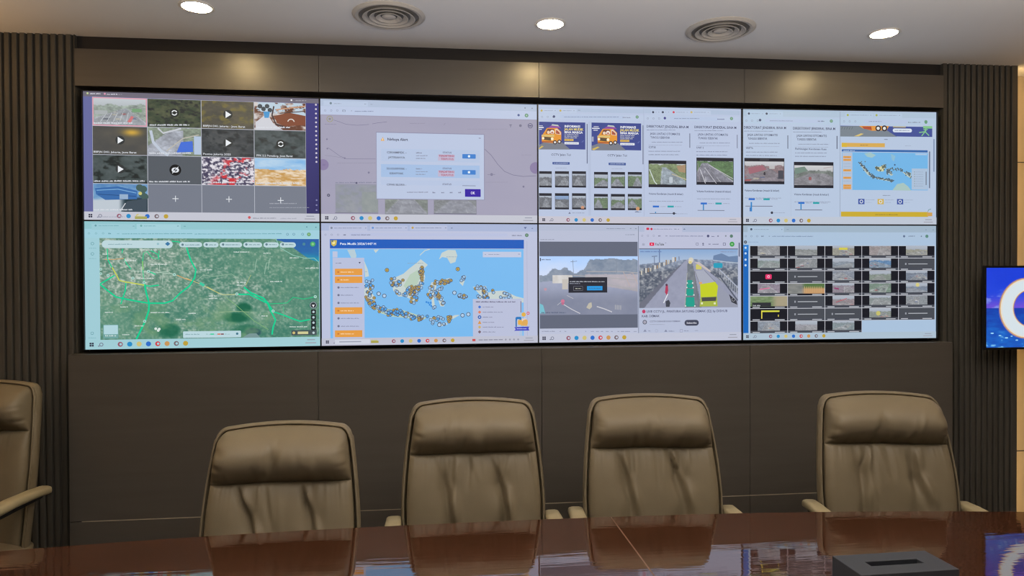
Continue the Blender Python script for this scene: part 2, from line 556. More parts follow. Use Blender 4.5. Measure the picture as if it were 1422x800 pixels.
PW, PH = 1.0156, 0.5703
N = [[(113.3, 126.6), (442.7, 137.1), (746.3, 146.0), (1030, 151.7), (1301.2, 154.6)],
     [(115.7, 305.8), (445.1, 309.4), (747.2, 312), (1030.5, 312.7), (1300.2, 312.7)],
     [(117.9, 484), (446, 480.3), (748.1, 476.4), (1030.9, 472.6), (1300.1, 469.2)]]
def disp(r, c):
    return Display(PW, PH, (N[r][c], N[r][c + 1], N[r + 1][c + 1], N[r + 1][c]))

# --- top row, first: CCTV wall of sixteen tiles
d = disp(0, 0).view(100, 110, 4.0)
d.G_uv(0, 0, PW, PH, lambda U, V: mix(c8(104, 108, 160), c8(62, 60, 128), U * 1.1) * (1 - .25 * V[..., None] * U[..., None]), .02)
d.rect_uv(0, 0, PW, .022, (112, 108, 122))
d.D(78, 78, 6, (190, 205, 150)); d.W(92, 80, 150, 7, (215, 215, 225)); d.D(174, 81, 6, (215, 150, 175)); d.W(186, 83, 245, 7, (205, 205, 218)); d.W(250, 84, 270, 5, (150, 150, 165))
d.D(1216, 116, 5, (235, 235, 240)); d.W(1240, 118, 1300, 6, (165, 165, 175))
a = d.m(103, 97); b = d.m(1305, 754)
tw = (b[0] - a[0]) / 4; th = (b[1] - a[1]) / 4
d.rect_uv(a[0], a[1], b[0], b[1], (176, 180, 192))
def tile(i, j, fn=None, c=None):
    u0 = a[0] + tw * j + .0014; v0 = a[1] + th * i + .0014; u1 = u0 + tw - .0028; v1 = v0 + th - .0028
    if fn: d.G_uv(u0, v0, u1, v1, fn)
    else: d.rect_uv(u0, v0, u1, v1, c)
    return u0, v0, u1, v1
def dimn(fn, k, add=(40, 44, 46)):
    return lambda U, V: fn(U, V) * k + c8(*add)
t = tile(0, 0, road(3, (200, 208, 212), (150, 165, 150), (150, 155, 160), .38, .6, .03, .75, .35, haze=.25))
tile(0, 1, dimn(blotch(8, (40, 52, 40), (92, 92, 66), (30, 30, 34)), .8, (20, 24, 22)))
tile(0, 2, dimn(blotch(15, (100, 92, 74), (72, 70, 62), (120, 108, 60), 3), .9, (8, 10, 12)))
tile(0, 3, lambda U, V: np.where(((V < .42 + .2 * (U - .5)) & (fbm(U * 7, V * 7, 4) < .56))[..., None], c8(185, 205, 220), mix(c8(100, 62, 48), c8(205, 200, 198), sst(.36, .66, fbm(U * 7, V * 9, 22, 5)))))
tile(1, 0, lambda U, V: mix(mix(c8(70, 72, 74), c8(95, 92, 84), fbm(U * 4, V * 4, 31)), c8(205, 165, 70), np.exp(-((U - .72) / .16) ** 2 - ((V - .2) / .12) ** 2)))
tile(1, 1, road(41, (180, 195, 210), (128, 142, 122), (165, 170, 182), .08, .55, .12, .45, .2, haze=.15, cars=False, lines=False))
tile(1, 2, dimn(blotch(47, (60, 64, 68), (92, 94, 94), (46, 50, 52), 4), .85, (6, 8, 10)))
tile(1, 3, dimn(blotch(53, (58, 68, 66), (98, 106, 108), (50, 54, 54), 3), .85, (6, 8, 10)))
tile(2, 0, dimn(blotch(61, (72, 82, 80), (96, 106, 106), (38, 44, 42), 4), .85, (4, 6, 8)))
tile(2, 1, None, (86, 92, 100))
tile(2, 2, lambda U, V: mix(mix(c8(70, 66, 92), c8(226, 222, 230), sst(.38, .6, fbm(U * 22, V * 18, 71, 3))), c8(205, 52, 62), sst(.54, .66, fbm(U * 7, V * 7, 73)) * sst(.35, .6, U + .3 * V)))
tile(2, 3, lambda U, V: np.where((V < .34 + .12 * fbm(U * 6, U * 0, 5))[..., None], mix(c8(110, 170, 225), c8(205, 222, 235), fbm(U * 4, V * 8, 81)), mix(c8(196, 150, 84), c8(232, 214, 190), sst(.3, .7, fbm(U * 9, V * 22, 83, 5)))))
tile(3, 0, lambda U, V: mix(mix(c8(60, 110, 170), c8(150, 190, 220), fbm(U * 6, V * 6, 91)), mix(c8(190, 200, 210), c8(40, 60, 70), sst(.45, .6, U)), sst(.5, .62, V + .1 * U)))
for j in (1, 2, 3): tile(3, j, None, (118, 124, 138))
u0, v0, u1, v1 = t                                            # pink frame round the selected tile
for q in ((u0, v0, u1, v0 + .004), (u0, v1 - .004, u1, v1), (u0, v0, u0 + .004, v1), (u1 - .004, v0, u1, v1)): d.rect_uv(*q, (224, 150, 168))
d.L([(430, 285), (445, 350), (490, 400), (530, 424)], 16, (190, 200, 215)); d.L([(470, 272), (500, 300), (600, 275)], 10, (196, 200, 208)); d.L([(520, 400), (610, 330), (700, 310)], 6, (186, 182, 172)); d.PG([(600, 350), (664, 345), (668, 405), (575, 408)], (70, 112, 214))
d.PG([(1016, 240), (1080, 190), (1118, 250), (1170, 282), (1016, 282)], (206, 208, 216)); d.L([(1118, 150), (1108, 200), (1130, 250), (1200, 276)], 8, (70, 56, 60)); d.PG([(1120, 205), (1200, 185), (1296, 205), (1296, 255), (1190, 262), (1136, 244)], (128, 74, 54)); d.L([(1130, 170), (1296, 150)], 7, (196, 150, 120)); d.L([(1150, 190), (1296, 178)], 5, (80, 60, 60)); d.O(1215, 240, 18, 6, (214, 206, 200), 10, 170)
for tx, ty in ((1040, 150), (1060, 165), (1080, 150), (1096, 172)): d.D(tx, ty, 13, (66, 76, 84))
d.PG([(1060, 180), (1096, 180), (1090, 215), (1066, 215)], (72, 150, 206))
d.PG([(122, 606), (250, 596), (358, 622), (356, 668), (180, 672), (128, 640)], (58, 108, 170)); d.L([(130, 618), (250, 612), (352, 634)], 5, (120, 170, 214)); d.L([(140, 640), (350, 652)], 4, (40, 78, 130)); d.R(258, 640, 306, 668, (150, 176, 204))
for tx, ty in ((370, 604), (392, 612), (384, 640), (400, 655)): d.D(tx, ty, 20, (70, 96, 92))
d.D(374, 636, 10, (206, 200, 120)); d.PG([(300, 680), (410, 664), (410, 736), (270, 736)], (66, 80, 92)); d.L([(262, 736), (292, 690)], 5, (206, 210, 216))
for k in range(5): d.L([(150 + 36 * k, 236), (186 + 30 * k, 186)], 3, (196, 202, 208))
d.PG([(300, 236), (322, 204), (336, 210), (318, 244)], (206, 120, 124)); d.R(118, 172, 190, 196, (170, 176, 178)); d.R(326, 164, 380, 184, (120, 160, 120))
d.R(672, 318, 712, 420, (178, 196, 220))
for (x, y) in ((861, 196), (260, 339), (863, 354), (262, 500)):
    d.D(x, y, 26, (52, 56, 58)); d.PG([(x - 13, y - 19), (x + 19, y + 1), (x - 13, y + 20)], (232, 236, 240))
for (x, y) in ((562, 187), (1158, 362)):
    d.D(x, y, 26, (44, 48, 48)); d.O(x, y, 13, 6, (228, 232, 236), 20, 170); d.O(x, y, 13, 6, (228, 232, 236), 200, 350)
d.D(569, 506, 33, (24, 26, 30)); d.RR(548, 492, 590, 520, (220, 224, 230)); d.D(569, 506, 9, (40, 44, 52)); d.L([(552, 524), (586, 488)], 4, (220, 224, 230))
for (x, y) in ((571, 666), (870, 670), (1160, 677)):
    d.R(x - 17, y - 2.2, x + 17, y + 2.2, (222, 226, 232)); d.R(x - 2.2, y - 17, x + 2.2, y + 17, (222, 226, 232))
d.W(1098, 694, 1250, 6, (168, 172, 184)); d.W(1098, 717, 1320, 5, (158, 162, 175))
lab = (214, 218, 226)
for (x, y, x1, s) in ((112, 243, 330, ''), (424, 254, 645, ''), (116, 566, 398, ''), (424, 570, 650, ''), (728, 575, 950, ''), (1024, 580, 1265, ''), (116, 726, 330, ''), (424, 411, 660, ''), (1024, 268, 1210, '')):
    d.W(x, y, x1, 9, lab)
d.T(722, 264, 11, 'BBPJN DKI, Jakarta - Jawa Barat', lab, width=238); d.T(112, 408, 11, 'BBPJN DKI, Jakarta, Jawa Barat', lab, width=242)
d.T(724, 421, 11, 'Pantau Jakarta 2025', lab, width=155); d.T(1022, 430, 11, 'PPK 2.2 Pemalang, Jawa Barat', lab, width=205)
for k in range(14): d.D(1354 + k * .4, 142 + 24.6 * k, 5.5, (206, 200, 212))
for k in range(3): d.D(1362, 676 + 28 * k, 5, (130, 130, 175))
taskbar(d, 65, 741, 1378, 752, search=False)
d.W(165, 766, 290, 6, (160, 165, 180)); d.R(345, 764, 412, 780, (168, 164, 92)); d.PG([(352, 764), (372, 750), (400, 764)], (205, 205, 190))
d.D(985, 772, 8, (205, 90, 95)); d.W(1005, 776, 1135, 6, (140, 142, 158)); d.W(1160, 778, 1250, 7, (165, 168, 182))
D00 = d

# --- top row, second: alert dialog over a greyed browser page
d = disp(0, 1).view(440, 125, 4.2097)
d.rect_uv(0, 0, PW, PH, (160, 158, 180))
a = d.m(20, 143)[1]
d.rect_uv(0, 0, PW, a * .45, (178, 192, 216)); d.rect_uv(0, a * .45, PW, a, (188, 200, 226))
d.R(30, 62, 292, 98, (186, 200, 224)); d.D(73, 77, 7, (120, 138, 150)); d.W(92, 79, 135, 5, (150, 160, 178)); d.W(272, 82, 282, 5, (140, 150, 170)); d.W(308, 84, 320, 5, (150, 160, 178))
for x in (40, 76, 112): d.O(x, 120, 5, 2, (150, 158, 182))
d.R(142, 116, 160, 128, (130, 138, 160)); d.R(146, 119, 157, 126, (188, 200, 226)); d.W(192, 122, 200, 5, (140, 148, 170)); d.W(215, 125, 325, 6, (128, 138, 166))
d.D(1220, 108, 4, (130, 140, 160)); d.D(1262, 110, 4, (140, 150, 170)); d.D(1182, 150, 7, (84, 100, 150)); d.D(1229, 152, 11, (104, 150, 122)); d.D(1229, 152, 5, (170, 196, 180))
d.G(20, 150, 1288, 738, lambda U, V: mix(c8(158, 156, 180), c8(166, 163, 184), fbm(U * 3, V * 3, 7)), .03)
gl = (132, 130, 156)
d.O(68, 170, 17, 4, (158, 156, 120)); d.D(68, 170, 7, (140, 140, 130)); d.W(40, 201, 106, 4, gl)
d.L([(90, 176), (125, 187), (165, 202), (230, 208), (300, 203)], 3, gl); d.L([(318, 200), (350, 194), (405, 188)], 3, gl); d.W(540, 197, 630, 5, (146, 144, 166))
d.L([(740, 210), (750, 195)], 3, (148, 146, 168)); d.W(880, 232, 1115, 4, (148, 147, 168))
d.L([(60, 340), (95, 365), (130, 390), (170, 406), (340, 407)], 3, gl); d.L([(40, 385), (100, 392), (160, 404)], 2.5, (146, 144, 166)); d.W(115, 430, 340, 4, (146, 145, 166))
d.L([(980, 348), (1020, 385), (1060, 440), (1100, 482), (1150, 503), (1210, 512), (1286, 508)], 3.5, (128, 126, 152))
d.R(1128, 205, 1142, 210, (112, 112, 138)); d.R(1133, 205, 1137, 222, (112, 112, 138)); d.D(1193, 212, 8, (118, 118, 142)); d.O(1251, 213, 13, 4, (98, 98, 130)); d.R(1242, 209, 1260, 217, (98, 98, 130))
d.D(30, 440, 34, (138, 126, 164)); d.W(28, 440, 44, 14, (128, 116, 156)); d.D(1283, 462, 34, (138, 126, 164))
for (x, y, r) in ((300, 487, 6), (1024, 500, 8), (1212, 572, 6), (158, 402, 5), (52, 290, 5), (55, 345, 5)): d.D(x, y, r, (124, 122, 148))
d.L([(1000, 500), (1045, 500)], 3, (136, 134, 158)); d.W(990, 545, 1120, 4, (150, 148, 170)); d.W(1200, 385, 1260, 4, (150, 148, 170))
d.D(64, 620, 9, (80, 80, 104)); d.D(64, 620, 4, (150, 150, 170)); d.W(105, 545, 350, 8, (132, 134, 156)); d.D(228, 548, 6, (92, 92, 118))
d.R(103, 552, 358, 726, (146, 148, 164)); d.G(106, 560, 356, 722, blotch(12, (142, 145, 165), (152, 156, 162), (140, 146, 152), 3), .006); d.G(260, 600, 356, 720, blotch(13, (140, 148, 150), (152, 158, 158), None, 4), .006)
d.R(396, 640, 650, 735, (132, 136, 144)); d.G(398, 642, 648, 730, road(22, (150, 152, 168), (132, 142, 128), (150, 152, 164), .05, .5, .2, .5, cars=False, haze=.4, dim=.86), .005)
d.R(684, 640, 936, 735, (132, 134, 146)); d.G(686, 644, 934, 728, road(23, (150, 152, 168), (136, 140, 142), (146, 148, 162), .05, .6, .2, .6, cars=False, haze=.4, dim=.86), .005)
d.R(103, 722, 358, 728, (116, 116, 134)); d.R(684, 728, 936, 734, (112, 112, 130))
# dialog
d.R(341, 246, 984, 652, (146, 146, 172)); d.R(344, 251, 980, 648, (186, 198, 224))
d.R(372, 346, 954, 430, (180, 196, 224)); d.R(372, 437, 954, 522, (164, 190, 226)); d.R(372, 530, 954, 568, (182, 196, 224))
d.PG([(369, 300), (392, 300), (381, 278)], (224, 172, 92)); d.R(379.5, 286, 382.5, 296, (250, 240, 220))
d.T(408, 298, 16, 'Nirbaya Alert', (86, 88, 110), width=122, bold=.012); d.W(948, 285, 960, 7, (130, 136, 160))
hd = (112, 116, 138)
d.T(464, 375, 12, 'CIKAMPEK -', hd, 'CENTER', 116); d.T(464, 404, 12, 'JATIRAHYA', hd, 'CENTER', 98)
d.T(464, 470, 12, 'SS KRAPYAK -', hd, 'CENTER', 118); d.T(464, 498, 12, 'KRAPYAK', hd, 'CENTER', 82)
d.T(464, 564, 11, 'CIPARI BLORA -', hd, 'CENTER', 116)
for y in (371, 465):
    d.W(578, y, 612, 8, (128, 134, 156)); d.W(578, y + 17, 646, 6, (136, 142, 166)); d.W(578, y + 33, 634, 6, (136, 142, 166))
    d.T(761, y + 4, 10, 'STATUS', (118, 112, 138), 'CENTER', 52)
    d.R(708, y + 10, 806, y + 48, (190, 180, 206)); d.T(757, y + 24, 11, 'TERDETEKSI', (196, 84, 108), 'CENTER', 90); d.T(762, y + 43, 11, 'TERPUTUS', (196, 84, 108), 'CENTER', 74)
    d.RR(851, y + 8, 930, y + 36, (64, 128, 205), .25); d.RR(884, y + 15, 897, y + 28, (228, 240, 250), .4)
d.T(761, 562, 10, 'STATUS', (118, 112, 138), 'CENTER', 52); d.R(852, 564, 930, 568, (88, 94, 120))
d.W(526, 603, 650, 6, (132, 136, 160)); 
for x in (676, 728, 778, 828): d.W(x, 605, x + 16, 9, (124, 128, 154))
d.RR(867, 585, 960, 632, (52, 30, 160), .12); d.T(914, 616, 15, 'OK', (226, 222, 244), 'CENTER', 26, bold=.02)
taskbar(d, 22, 738, 1288, 742)
D01 = d

# --- top row, third: road information pages
def van_banner(d, x0, y0, k, cut=0):
    """orange family van on a road, beside a stack of headline text; k = scale"""
    def X(x): return x0 + x * k
    def Y(y): return y0 + y * k
    d.R(X(cut), Y(0), X(318), Y(178), (62, 74, 142))
    d.PG([(X(cut), Y(150)), (X(60), Y(128)), (X(170), Y(132)), (X(222), Y(178)), (X(cut), Y(178))], (120, 124, 136))
    d.PG([(X(max(cut, 2)), Y(170)), (X(40), Y(154)), (X(52), Y(158)), (X(max(cut, 16)), Y(178))], (206, 180, 96))
    d.R(X(max(cut, 14)), Y(24), X(46), Y(29), (205, 208, 222)); d.R(X(max(cut, 4)), Y(34), X(52), Y(41), (225, 228, 236)); d.R(X(max(cut, 12)), Y(46), X(40), Y(52), (206, 208, 222))
    if cut < 5:
        d.R(X(2), Y(90), X(14), Y(122), (160, 164, 190))
    d.PG([(X(72), Y(42)), (X(100), Y(24)), (X(150), Y(28)), (X(162), Y(42))], (140, 76, 160)); d.PG([(X(100), Y(24)), (X(106), Y(16)), (X(142), Y(20)), (X(150), Y(30))], (190, 200, 190))
    d.PG([(X(58), Y(62)), (X(72), Y(40)), (X(138), Y(40)), (X(164), Y(66)), (X(164), Y(130)), (X(122), Y(138)), (X(40), Y(132)), (X(38), Y(92))], (226, 150, 54))
    d.PG([(X(64), Y(76)), (X(76), Y(46)), (X(116), Y(46)), (X(120), Y(78))], (120, 70, 58)); d.D(X(82), Y(68), 10 * k, (232, 205, 180)); d.D(X(106), Y(66), 13 * k, (236, 225, 215)); d.D(X(106), Y(70), 7 * k, (190, 120, 100))
    d.PG([(X(126), Y(78)), (X(126), Y(46)), (X(138), Y(46)), (X(160), Y(68)), (X(160), Y(84))], (226, 205, 190)); d.PG([(X(130), Y(76)), (X(130), Y(54)), (X(136), Y(54)), (X(154), Y(70)), (X(154), Y(80))], (170, 86, 60))
    d.PG([(X(38), Y(84)), (X(120), Y(84)), (X(118), Y(98)), (X(38), Y(94))], (214, 190, 120))
    d.PG([(X(52), Y(96)), (X(100), Y(100)), (X(98), Y(122)), (X(52), Y(116))], (92, 78, 60)); d.D(X(48), Y(106), 8 * k, (248, 236, 200)); d.D(X(106), Y(110), 9 * k, (248, 236, 200))
    d.R(X(40), Y(124), X(112), Y(134), (176, 96, 56))
    for wx, wy in ((124, 132), (152, 128)):
        d.D(X(wx), Y(wy), 13 * k, (52, 44, 52)); d.D(X(wx), Y(wy), 7 * k, (226, 222, 220))
    hc = (226, 228, 236)
    d.T(X(184), Y(36), 14 * k, 'INFORMASI', hc, width=100 * k, bold=.03); d.T(X(184), Y(55), 14 * k, 'JALAN MUDIK', (226, 208, 120), width=122 * k, bold=.03); d.T(X(184), Y(74), 14 * k, 'BINA MARGA', hc, width=118 * k, bold=.03)
    for i, w_ in enumerate((92, 88, 80)): d.W(X(184), Y(83 + 10 * i), X(184 + w_), 6 * k, (200, 202, 206))
    d.R(X(184), Y(110), X(242), Y(124), (220, 184, 92)); d.W(X(188), Y(117), X(238), 4 * k, (120, 90, 50)); d.RR(X(184), Y(130), X(276), Y(146), (222, 226, 236), .3); d.W(X(190), Y(138), X(268), 4 * k, (120, 124, 150))
    d.D(X(300), Y(128), 3 * k, (120, 130, 180)); d.PG([(X(288), Y(134)), (X(306), Y(118)), (X(310), Y(124))], (92, 106, 170))

d = disp(0, 2).view(740, 140, 4.573)
d.rect_uv(0, 0, PW, PH, (184, 196, 222))
browser(d, 33, 706, 44, 82, 128, [(52, (192, 172, 96), 90), (172, (192, 172, 96), 90)], (196, 545, 560), 663)
d.D(131, 103, 8, (76, 84, 120)); d.W(285, 62, 300, 6, (140, 148, 170)); d.W(570, 108, 620, 8, (140, 148, 172))
browser(d, 709, 1318, 52, 92, 136, [(765, (70, 76, 96), 40), (827, (70, 76, 96), 40), (896, (205, 70, 90), 90), (1010, (200, 180, 120), 110)], (900, 1060, 1160), 1266)
d.D(840, 112, 8, (76, 76, 140)); d.W(1176, 118, 1222, 8, (120, 126, 160))
d.R(704, 44, 709, 742, (160, 170, 196)); d.R(350, 134, 369, 735, (178, 190, 216)); d.R(366, 134, 369, 735, (158, 168, 192))
van_banner(d, 14, 136, 1.0, 21); van_banner(d, 371, 141, 1.0)
d.R(340, 150, 347, 404, (104, 112, 138)); d.R(697, 158, 704, 408, (120, 128, 152))
for (x, y) in ((176, 354), (535, 358)):
    d.T(x, y, 13, 'CCTV Jalan Tol', (104, 110, 132), 'CENTER', 124); d.R(x - 62, y + 12, x + 62, y + 14, (150, 158, 180)); d.RR(x - 54, y + 40, x + 56, y + 57, (64, 88, 150), .3); d.W(x - 44, y + 48, x + 44, 4, (205, 214, 232)); d.W(x - 34, y + 78, x + 36, 4, (150, 158, 180))
k = 0
for (xs, base) in (((36, 118), (138, 228), (247, 337)), 0), (((388, 477), (496, 586), (604, 694)), 4):
    for (xa, xb) in xs:
        for (ya, yb) in ((453, 558), (594, 698)):
            k += 1
            ya += base; yb += base
            d.R(xa, ya, xb, yb, (36, 38, 50))
            veg = (100, 104, 112) if base == 0 else (98, 120, 88)
            d.G(xa + 2, ya + 17, xb - 2, yb - 12, road(100 + k * 7, (175, 185, 200) if k != 4 else (130, 160, 205), veg, (128, 132, 140), (.32, .44, .25)[k % 3], .3 + .13 * (k % 4), .06, (.5, .75, .36)[k % 3], cars=False, lines=k % 2 == 1, haze=.16, scale=8), .0026)
d.D(315, 686, 11, (205, 150, 120)); d.D(668, 692, 12, (200, 150, 110)); d.R(306, 692, 326, 700, (90, 70, 80)); d.W(650, 712, 690, 8, (110, 116, 140))
d.PG([(224, 726), (240, 726), (232, 712)], (120, 126, 150)); d.W(248, 720, 326, 5, (140, 148, 170))
PIC = {201: dict(vx=.40, bx=.72, hor=.16, w0=.05, w1=.42, rd=(138, 150, 160), sky=(200, 206, 205), cars=False, haze=.12, scale=7),
       205: dict(vx=.22, bx=.45, hor=.10, w0=.08, w1=.62, rd=(122, 122, 134), sky=(190, 196, 204), cars=False, haze=.12, scale=7),
       301: dict(vx=.55, bx=.35, hor=.34, w0=.10, w1=.80, rd=(124, 116, 124), sky=(206, 206, 210), haze=.16, lines=False, scale=8),
       305: dict(vx=.60, bx=.50, hor=.40, w0=.20, w1=.90, rd=(128, 126, 132), sky=(208, 208, 210), haze=.18, lines=False, cars=False, scale=8)}
def page(d, x, y, sub, date_y, img, img_seed, veg, leg_y, bar_h, hx=0):
    d.T(x, y, 15, 'DIREKTORAT JENDERAL BINA M', (92, 96, 124), width=270); d.W(x + 2, y + 16, x + 185, 5, (130, 138, 164))
    d.T(x + 24 + hx, y + 46, 13, 'JASA LINTAS OTOMATIS', (110, 116, 142), width=192); d.T(x + 26 + hx, y + 70, 13, 'TUNGGU SEBENTAR', (104, 110, 138), width=124)
    d.W(x + 34, y + 94, x + 230, 6, (136, 144, 168)); d.W(x + 14, y + 113, x + 225, 4, (156, 164, 188))
    d.T(x + 14, date_y, 11, sub, (100, 106, 132), width=46 if len(sub) < 8 else 200)
    d.W(x + 14, date_y + 20, x + 215, 6, (132, 140, 164)); d.W(x + 14, date_y + 42, x + 210, 6, (132, 140, 164))
    x0, y0, x1, y1 = img
    d.R(x0, y0, x1, y1, (32, 34, 46)); d.G(x0 + 3, y0 + 22, x1 - 3, y1 - 18, road(img_seed, veg=veg, **PIC[img_seed]), .0026)
    d.T(x0 + 2, y1 + 46, 12, 'Volume Kendaraan (masuk & keluar)', (100, 106, 130), width=220); d.W(x0 + 4, y1 + 88, x1 - 20, 5, (140, 148, 170))
    d.R(x0 + 28, leg_y - 6, x0 + 68, leg_y + 6, (44, 108, 200)); d.W(x0 + 76, leg_y, x0 + 112, 5, (150, 158, 180)); d.R(x0 + 122, leg_y - 6, x0 + 162, leg_y + 6, (40, 160, 168)); d.W(x0 + 170, leg_y, x0 + 214, 5, (150, 158, 180))
    d.R(x0 + 8, leg_y + 42, x0 + 180, leg_y + 47, (120, 126, 146))
    if bar_h: d.R(x0 + 42, leg_y + 42 - bar_h, x0 + 49, leg_y + 42, (40, 130, 190))
page(d, 722, 172, 'CITIS', 304, (736, 382, 978, 556), 201, (120, 136, 96), 678, 8)
d.PG([(915, 418), (972, 410), (972, 462), (930, 455)], (166, 140, 112)); d.L([(742, 440), (775, 520), (790, 536)], 6, (200, 212, 208)); d.L([(885, 470), (978, 505)], 5, (190, 180, 150)); d.RR(868, 488, 892, 528, (186, 196, 206), .6)
page(d, 1028, 176, 'UNIT 2', 306, (1042, 364, 1280, 540), 205, (86, 118, 76), 658, 38)
d.L([(1066, 440), (1100, 530)], 4, (206, 206, 214)); d.L([(1096, 428), (1170, 530)], 3, (200, 200, 210)); d.L([(1120, 410), (1276, 500)], 4, (190, 190, 196)); d.L([(1050, 400), (1066, 520)], 3, (150, 140, 150))
d.D(899, 722, 8, (56, 60, 76)); d.W(912, 724, 985, 4, (150, 158, 180))
d.R(997, 210, 1002, 302, (96, 102, 126)); d.R(1300, 218, 1305, 304, (120, 126, 150)); d.R(1015, 140, 1017, 740, (170, 182, 208))
taskbar(d, 36, 742, 1318, 748, (198, 196, 208))
D02 = d

# --- top row, fourth: more pages and the mudik map
d = disp(0, 3).view(1025, 140, 4.572)
d.rect_uv(0, 0, PW, PH, (182, 198, 222))
browser(d, 28, 645, 55, 104, 150, [(66, (80, 86, 104), 90), (179, (80, 86, 104), 90)], (198, 345, 520), 591, (174, 194, 214), (180, 200, 222))
d.D(137, 123, 8, (84, 92, 120)); d.W(505, 128, 550, 8, (120, 132, 156))
browser(d, 650, 1258, 65, 106, 150, [(696, (168, 176, 90), 150), (880, (168, 176, 90), 150)], (830, 912, 1060), 1196, (174, 194, 214), (180, 200, 222))
d.W(1082, 132, 1160, 8, (140, 150, 170))
def page4(x, y, *a, **k): page(d, x, y, *a, **k)
page4(33, 178, 'WESTTA', 308, (37, 366, 292, 534), 301, (142, 116, 120), 630, 0)
page4(346, 182, 'Perhitungan Kendaraan Ruas', 312, (352, 390, 604, 558), 305, (110, 118, 112), 653, 42)
d.PG([(60, 430), (150, 412), (180, 440), (70, 470)], (158, 104, 116)); d.RR(160, 456, 172, 476, (60, 56, 66), .6); d.R(196, 418, 230, 436, (186, 184, 186)); d.R(252, 446, 286, 500, (70, 72, 84))
d.RR(446, 486, 464, 508, (150, 92, 96), .6); d.PG([(356, 430), (420, 420), (440, 446), (360, 470)], (116, 138, 128)); d.L([(540, 430), (600, 420)], 5, (180, 170, 172))
d.R(78, 648, 87, 708, (40, 130, 200)); d.R(72, 682, 78, 708, (60, 110, 180)); d.D(213, 716, 8, (56, 60, 76)); d.W(226, 716, 295, 4, (150, 158, 180))
d.R(311, 220, 316, 306, (96, 104, 126)); d.R(624, 222, 630, 306, (100, 108, 128)); d.R(644, 66, 648, 740, (160, 174, 196)); d.R(332, 160, 334, 740, (170, 184, 206))
d.R(135, 372, 195, 384, (60, 62, 72))
d.R(648, 156, 1236, 226, (70, 84, 150)); d.PG([(648, 226), (648, 160), (900, 156), (1010, 226)], (122, 132, 142))
for k in range(5): d.L([(656 + 16 * k, 180), (662 + 16 * k, 164)], 3, (90, 104, 110))
d.PG([(768, 157), (960, 157), (945, 184), (850, 188), (790, 172)], (224, 152, 70)); d.PG([(785, 160), (845, 160), (850, 184), (800, 176)], (176, 84, 60))
for x in (890, 930): d.D(x, 172, 18, (56, 48, 54)); d.D(x, 172, 10, (222, 222, 220))
d.PG([(735, 224), (780, 205), (798, 208), (766, 224)], (214, 190, 120)); d.R(985, 160, 1066, 166, (200, 180, 110)); d.RR(983, 172, 1106, 198, (212, 222, 236)); d.W(996, 185, 1090, 5, (120, 128, 160))
gg = (132, 196, 140)
d.R(1178, 156, 1236, 172, gg); d.L([(1180, 180), (1208, 176), (1190, 192), (1152, 198)], 6, gg); d.L([(1190, 192), (1216, 218)], 6, gg); d.L([(1190, 192), (1168, 220)], 6, gg); d.L([(1196, 172), (1190, 192)], 7, gg); d.D(1196, 132, 9, (104, 156, 120))
d.W(928, 243, 950, 6, (110, 118, 140)); d.R(656, 266, 932, 294, (214, 170, 88)); d.R(656, 266, 690, 294, (214, 178, 62)); d.W(775, 281, 824, 4, (120, 96, 60)); d.W(1062, 284, 1100, 4, (150, 160, 180))
d.R(657, 308, 1206, 326, (56, 104, 170)); d.W(668, 317, 740, 6, (190, 208, 230))
d.G(657, 326, 1206, 570, lambda U, V: mix(c8(112, 178, 228), c8(120, 184, 232), fbm(U * 2, V * 2, 3)), .03)
d.R(660, 328, 724, 570, (176, 192, 214))
for y in (358, 376, 443, 491, 541, 556): d.R(666, y - 7, 716, y + 7, (222, 158, 80)); d.W(674, y, 708, 3, (170, 110, 60))
for y in (400, 418, 462, 512): d.W(668, y, 714, 3, (150, 164, 186))
ln = (186, 200, 192)
d.PG([(800, 335), (840, 328), (875, 345), (850, 362), (820, 356)], (160, 196, 200)); d.PG([(970, 335), (1000, 350), (990, 385), (975, 370)], (140, 188, 212)); d.PG([(980, 570), (1010, 530), (1050, 522), (1080, 545), (1100, 572)], (168, 196, 192))
d.PG([(868, 418), (900, 420), (930, 402), (934, 420), (922, 450), (888, 448)], (206, 206, 166)); d.PG([(765, 392), (790, 410), (845, 470), (850, 488), (820, 470), (790, 430)], ln); d.PG([(848, 484), (910, 492), (985, 508), (980, 516), (900, 502)], ln)
d.PG([(940, 440), (960, 430), (968, 450), (985, 470), (970, 478), (955, 460), (945, 478)], ln); d.PG([(1040, 450), (1070, 460), (1100, 455), (1100, 495), (1075, 480)], ln)
rn = random.Random(5)
def dots(path, n, jit, rr, col, fill=None):
    for _ in range(n):
        i = rn.randrange(len(path) - 1); t = rn.random(); x = path[i][0] * (1 - t) + path[i + 1][0] * t + rn.gauss(0, jit); y = path[i][1] * (1 - t) + path[i + 1][1] * t + rn.gauss(0, jit)
        d.D(x, y, rr, col, 8)
dots([(770, 395), (800, 425), (840, 468), (870, 488)], 70, 4, 4, (88, 100, 108)); dots([(850, 486), (920, 496), (985, 510)], 60, 4, 4, (88, 104, 112)); dots([(870, 424), (900, 440), (930, 410), (925, 440)], 40, 5, 4, (96, 104, 92))
dots([(945, 470), (950, 440), (985, 432)], 26, 4, 4, (84, 104, 116)); dots([(950, 440), (975, 470)], 16, 5, 4, (84, 104, 116)); dots([(1000, 430), (1040, 440), (1085, 460), (1098, 490)], 45, 6, 4, (92, 106, 110)); dots([(770, 395), (1090, 465)], 10, 12, 4, (110, 126, 130))
d.D(994, 407, 5, (70, 90, 120)); d.R(1102, 430, 1203, 566, (172, 192, 216)); d.R(1126, 334, 1200, 344, (172, 198, 226))
for k in range(7): d.D(1120, 452 + 15 * k, 3, (140, 150, 150)); d.W(1128, 452 + 15 * k, 1176, 3, (140, 152, 176))
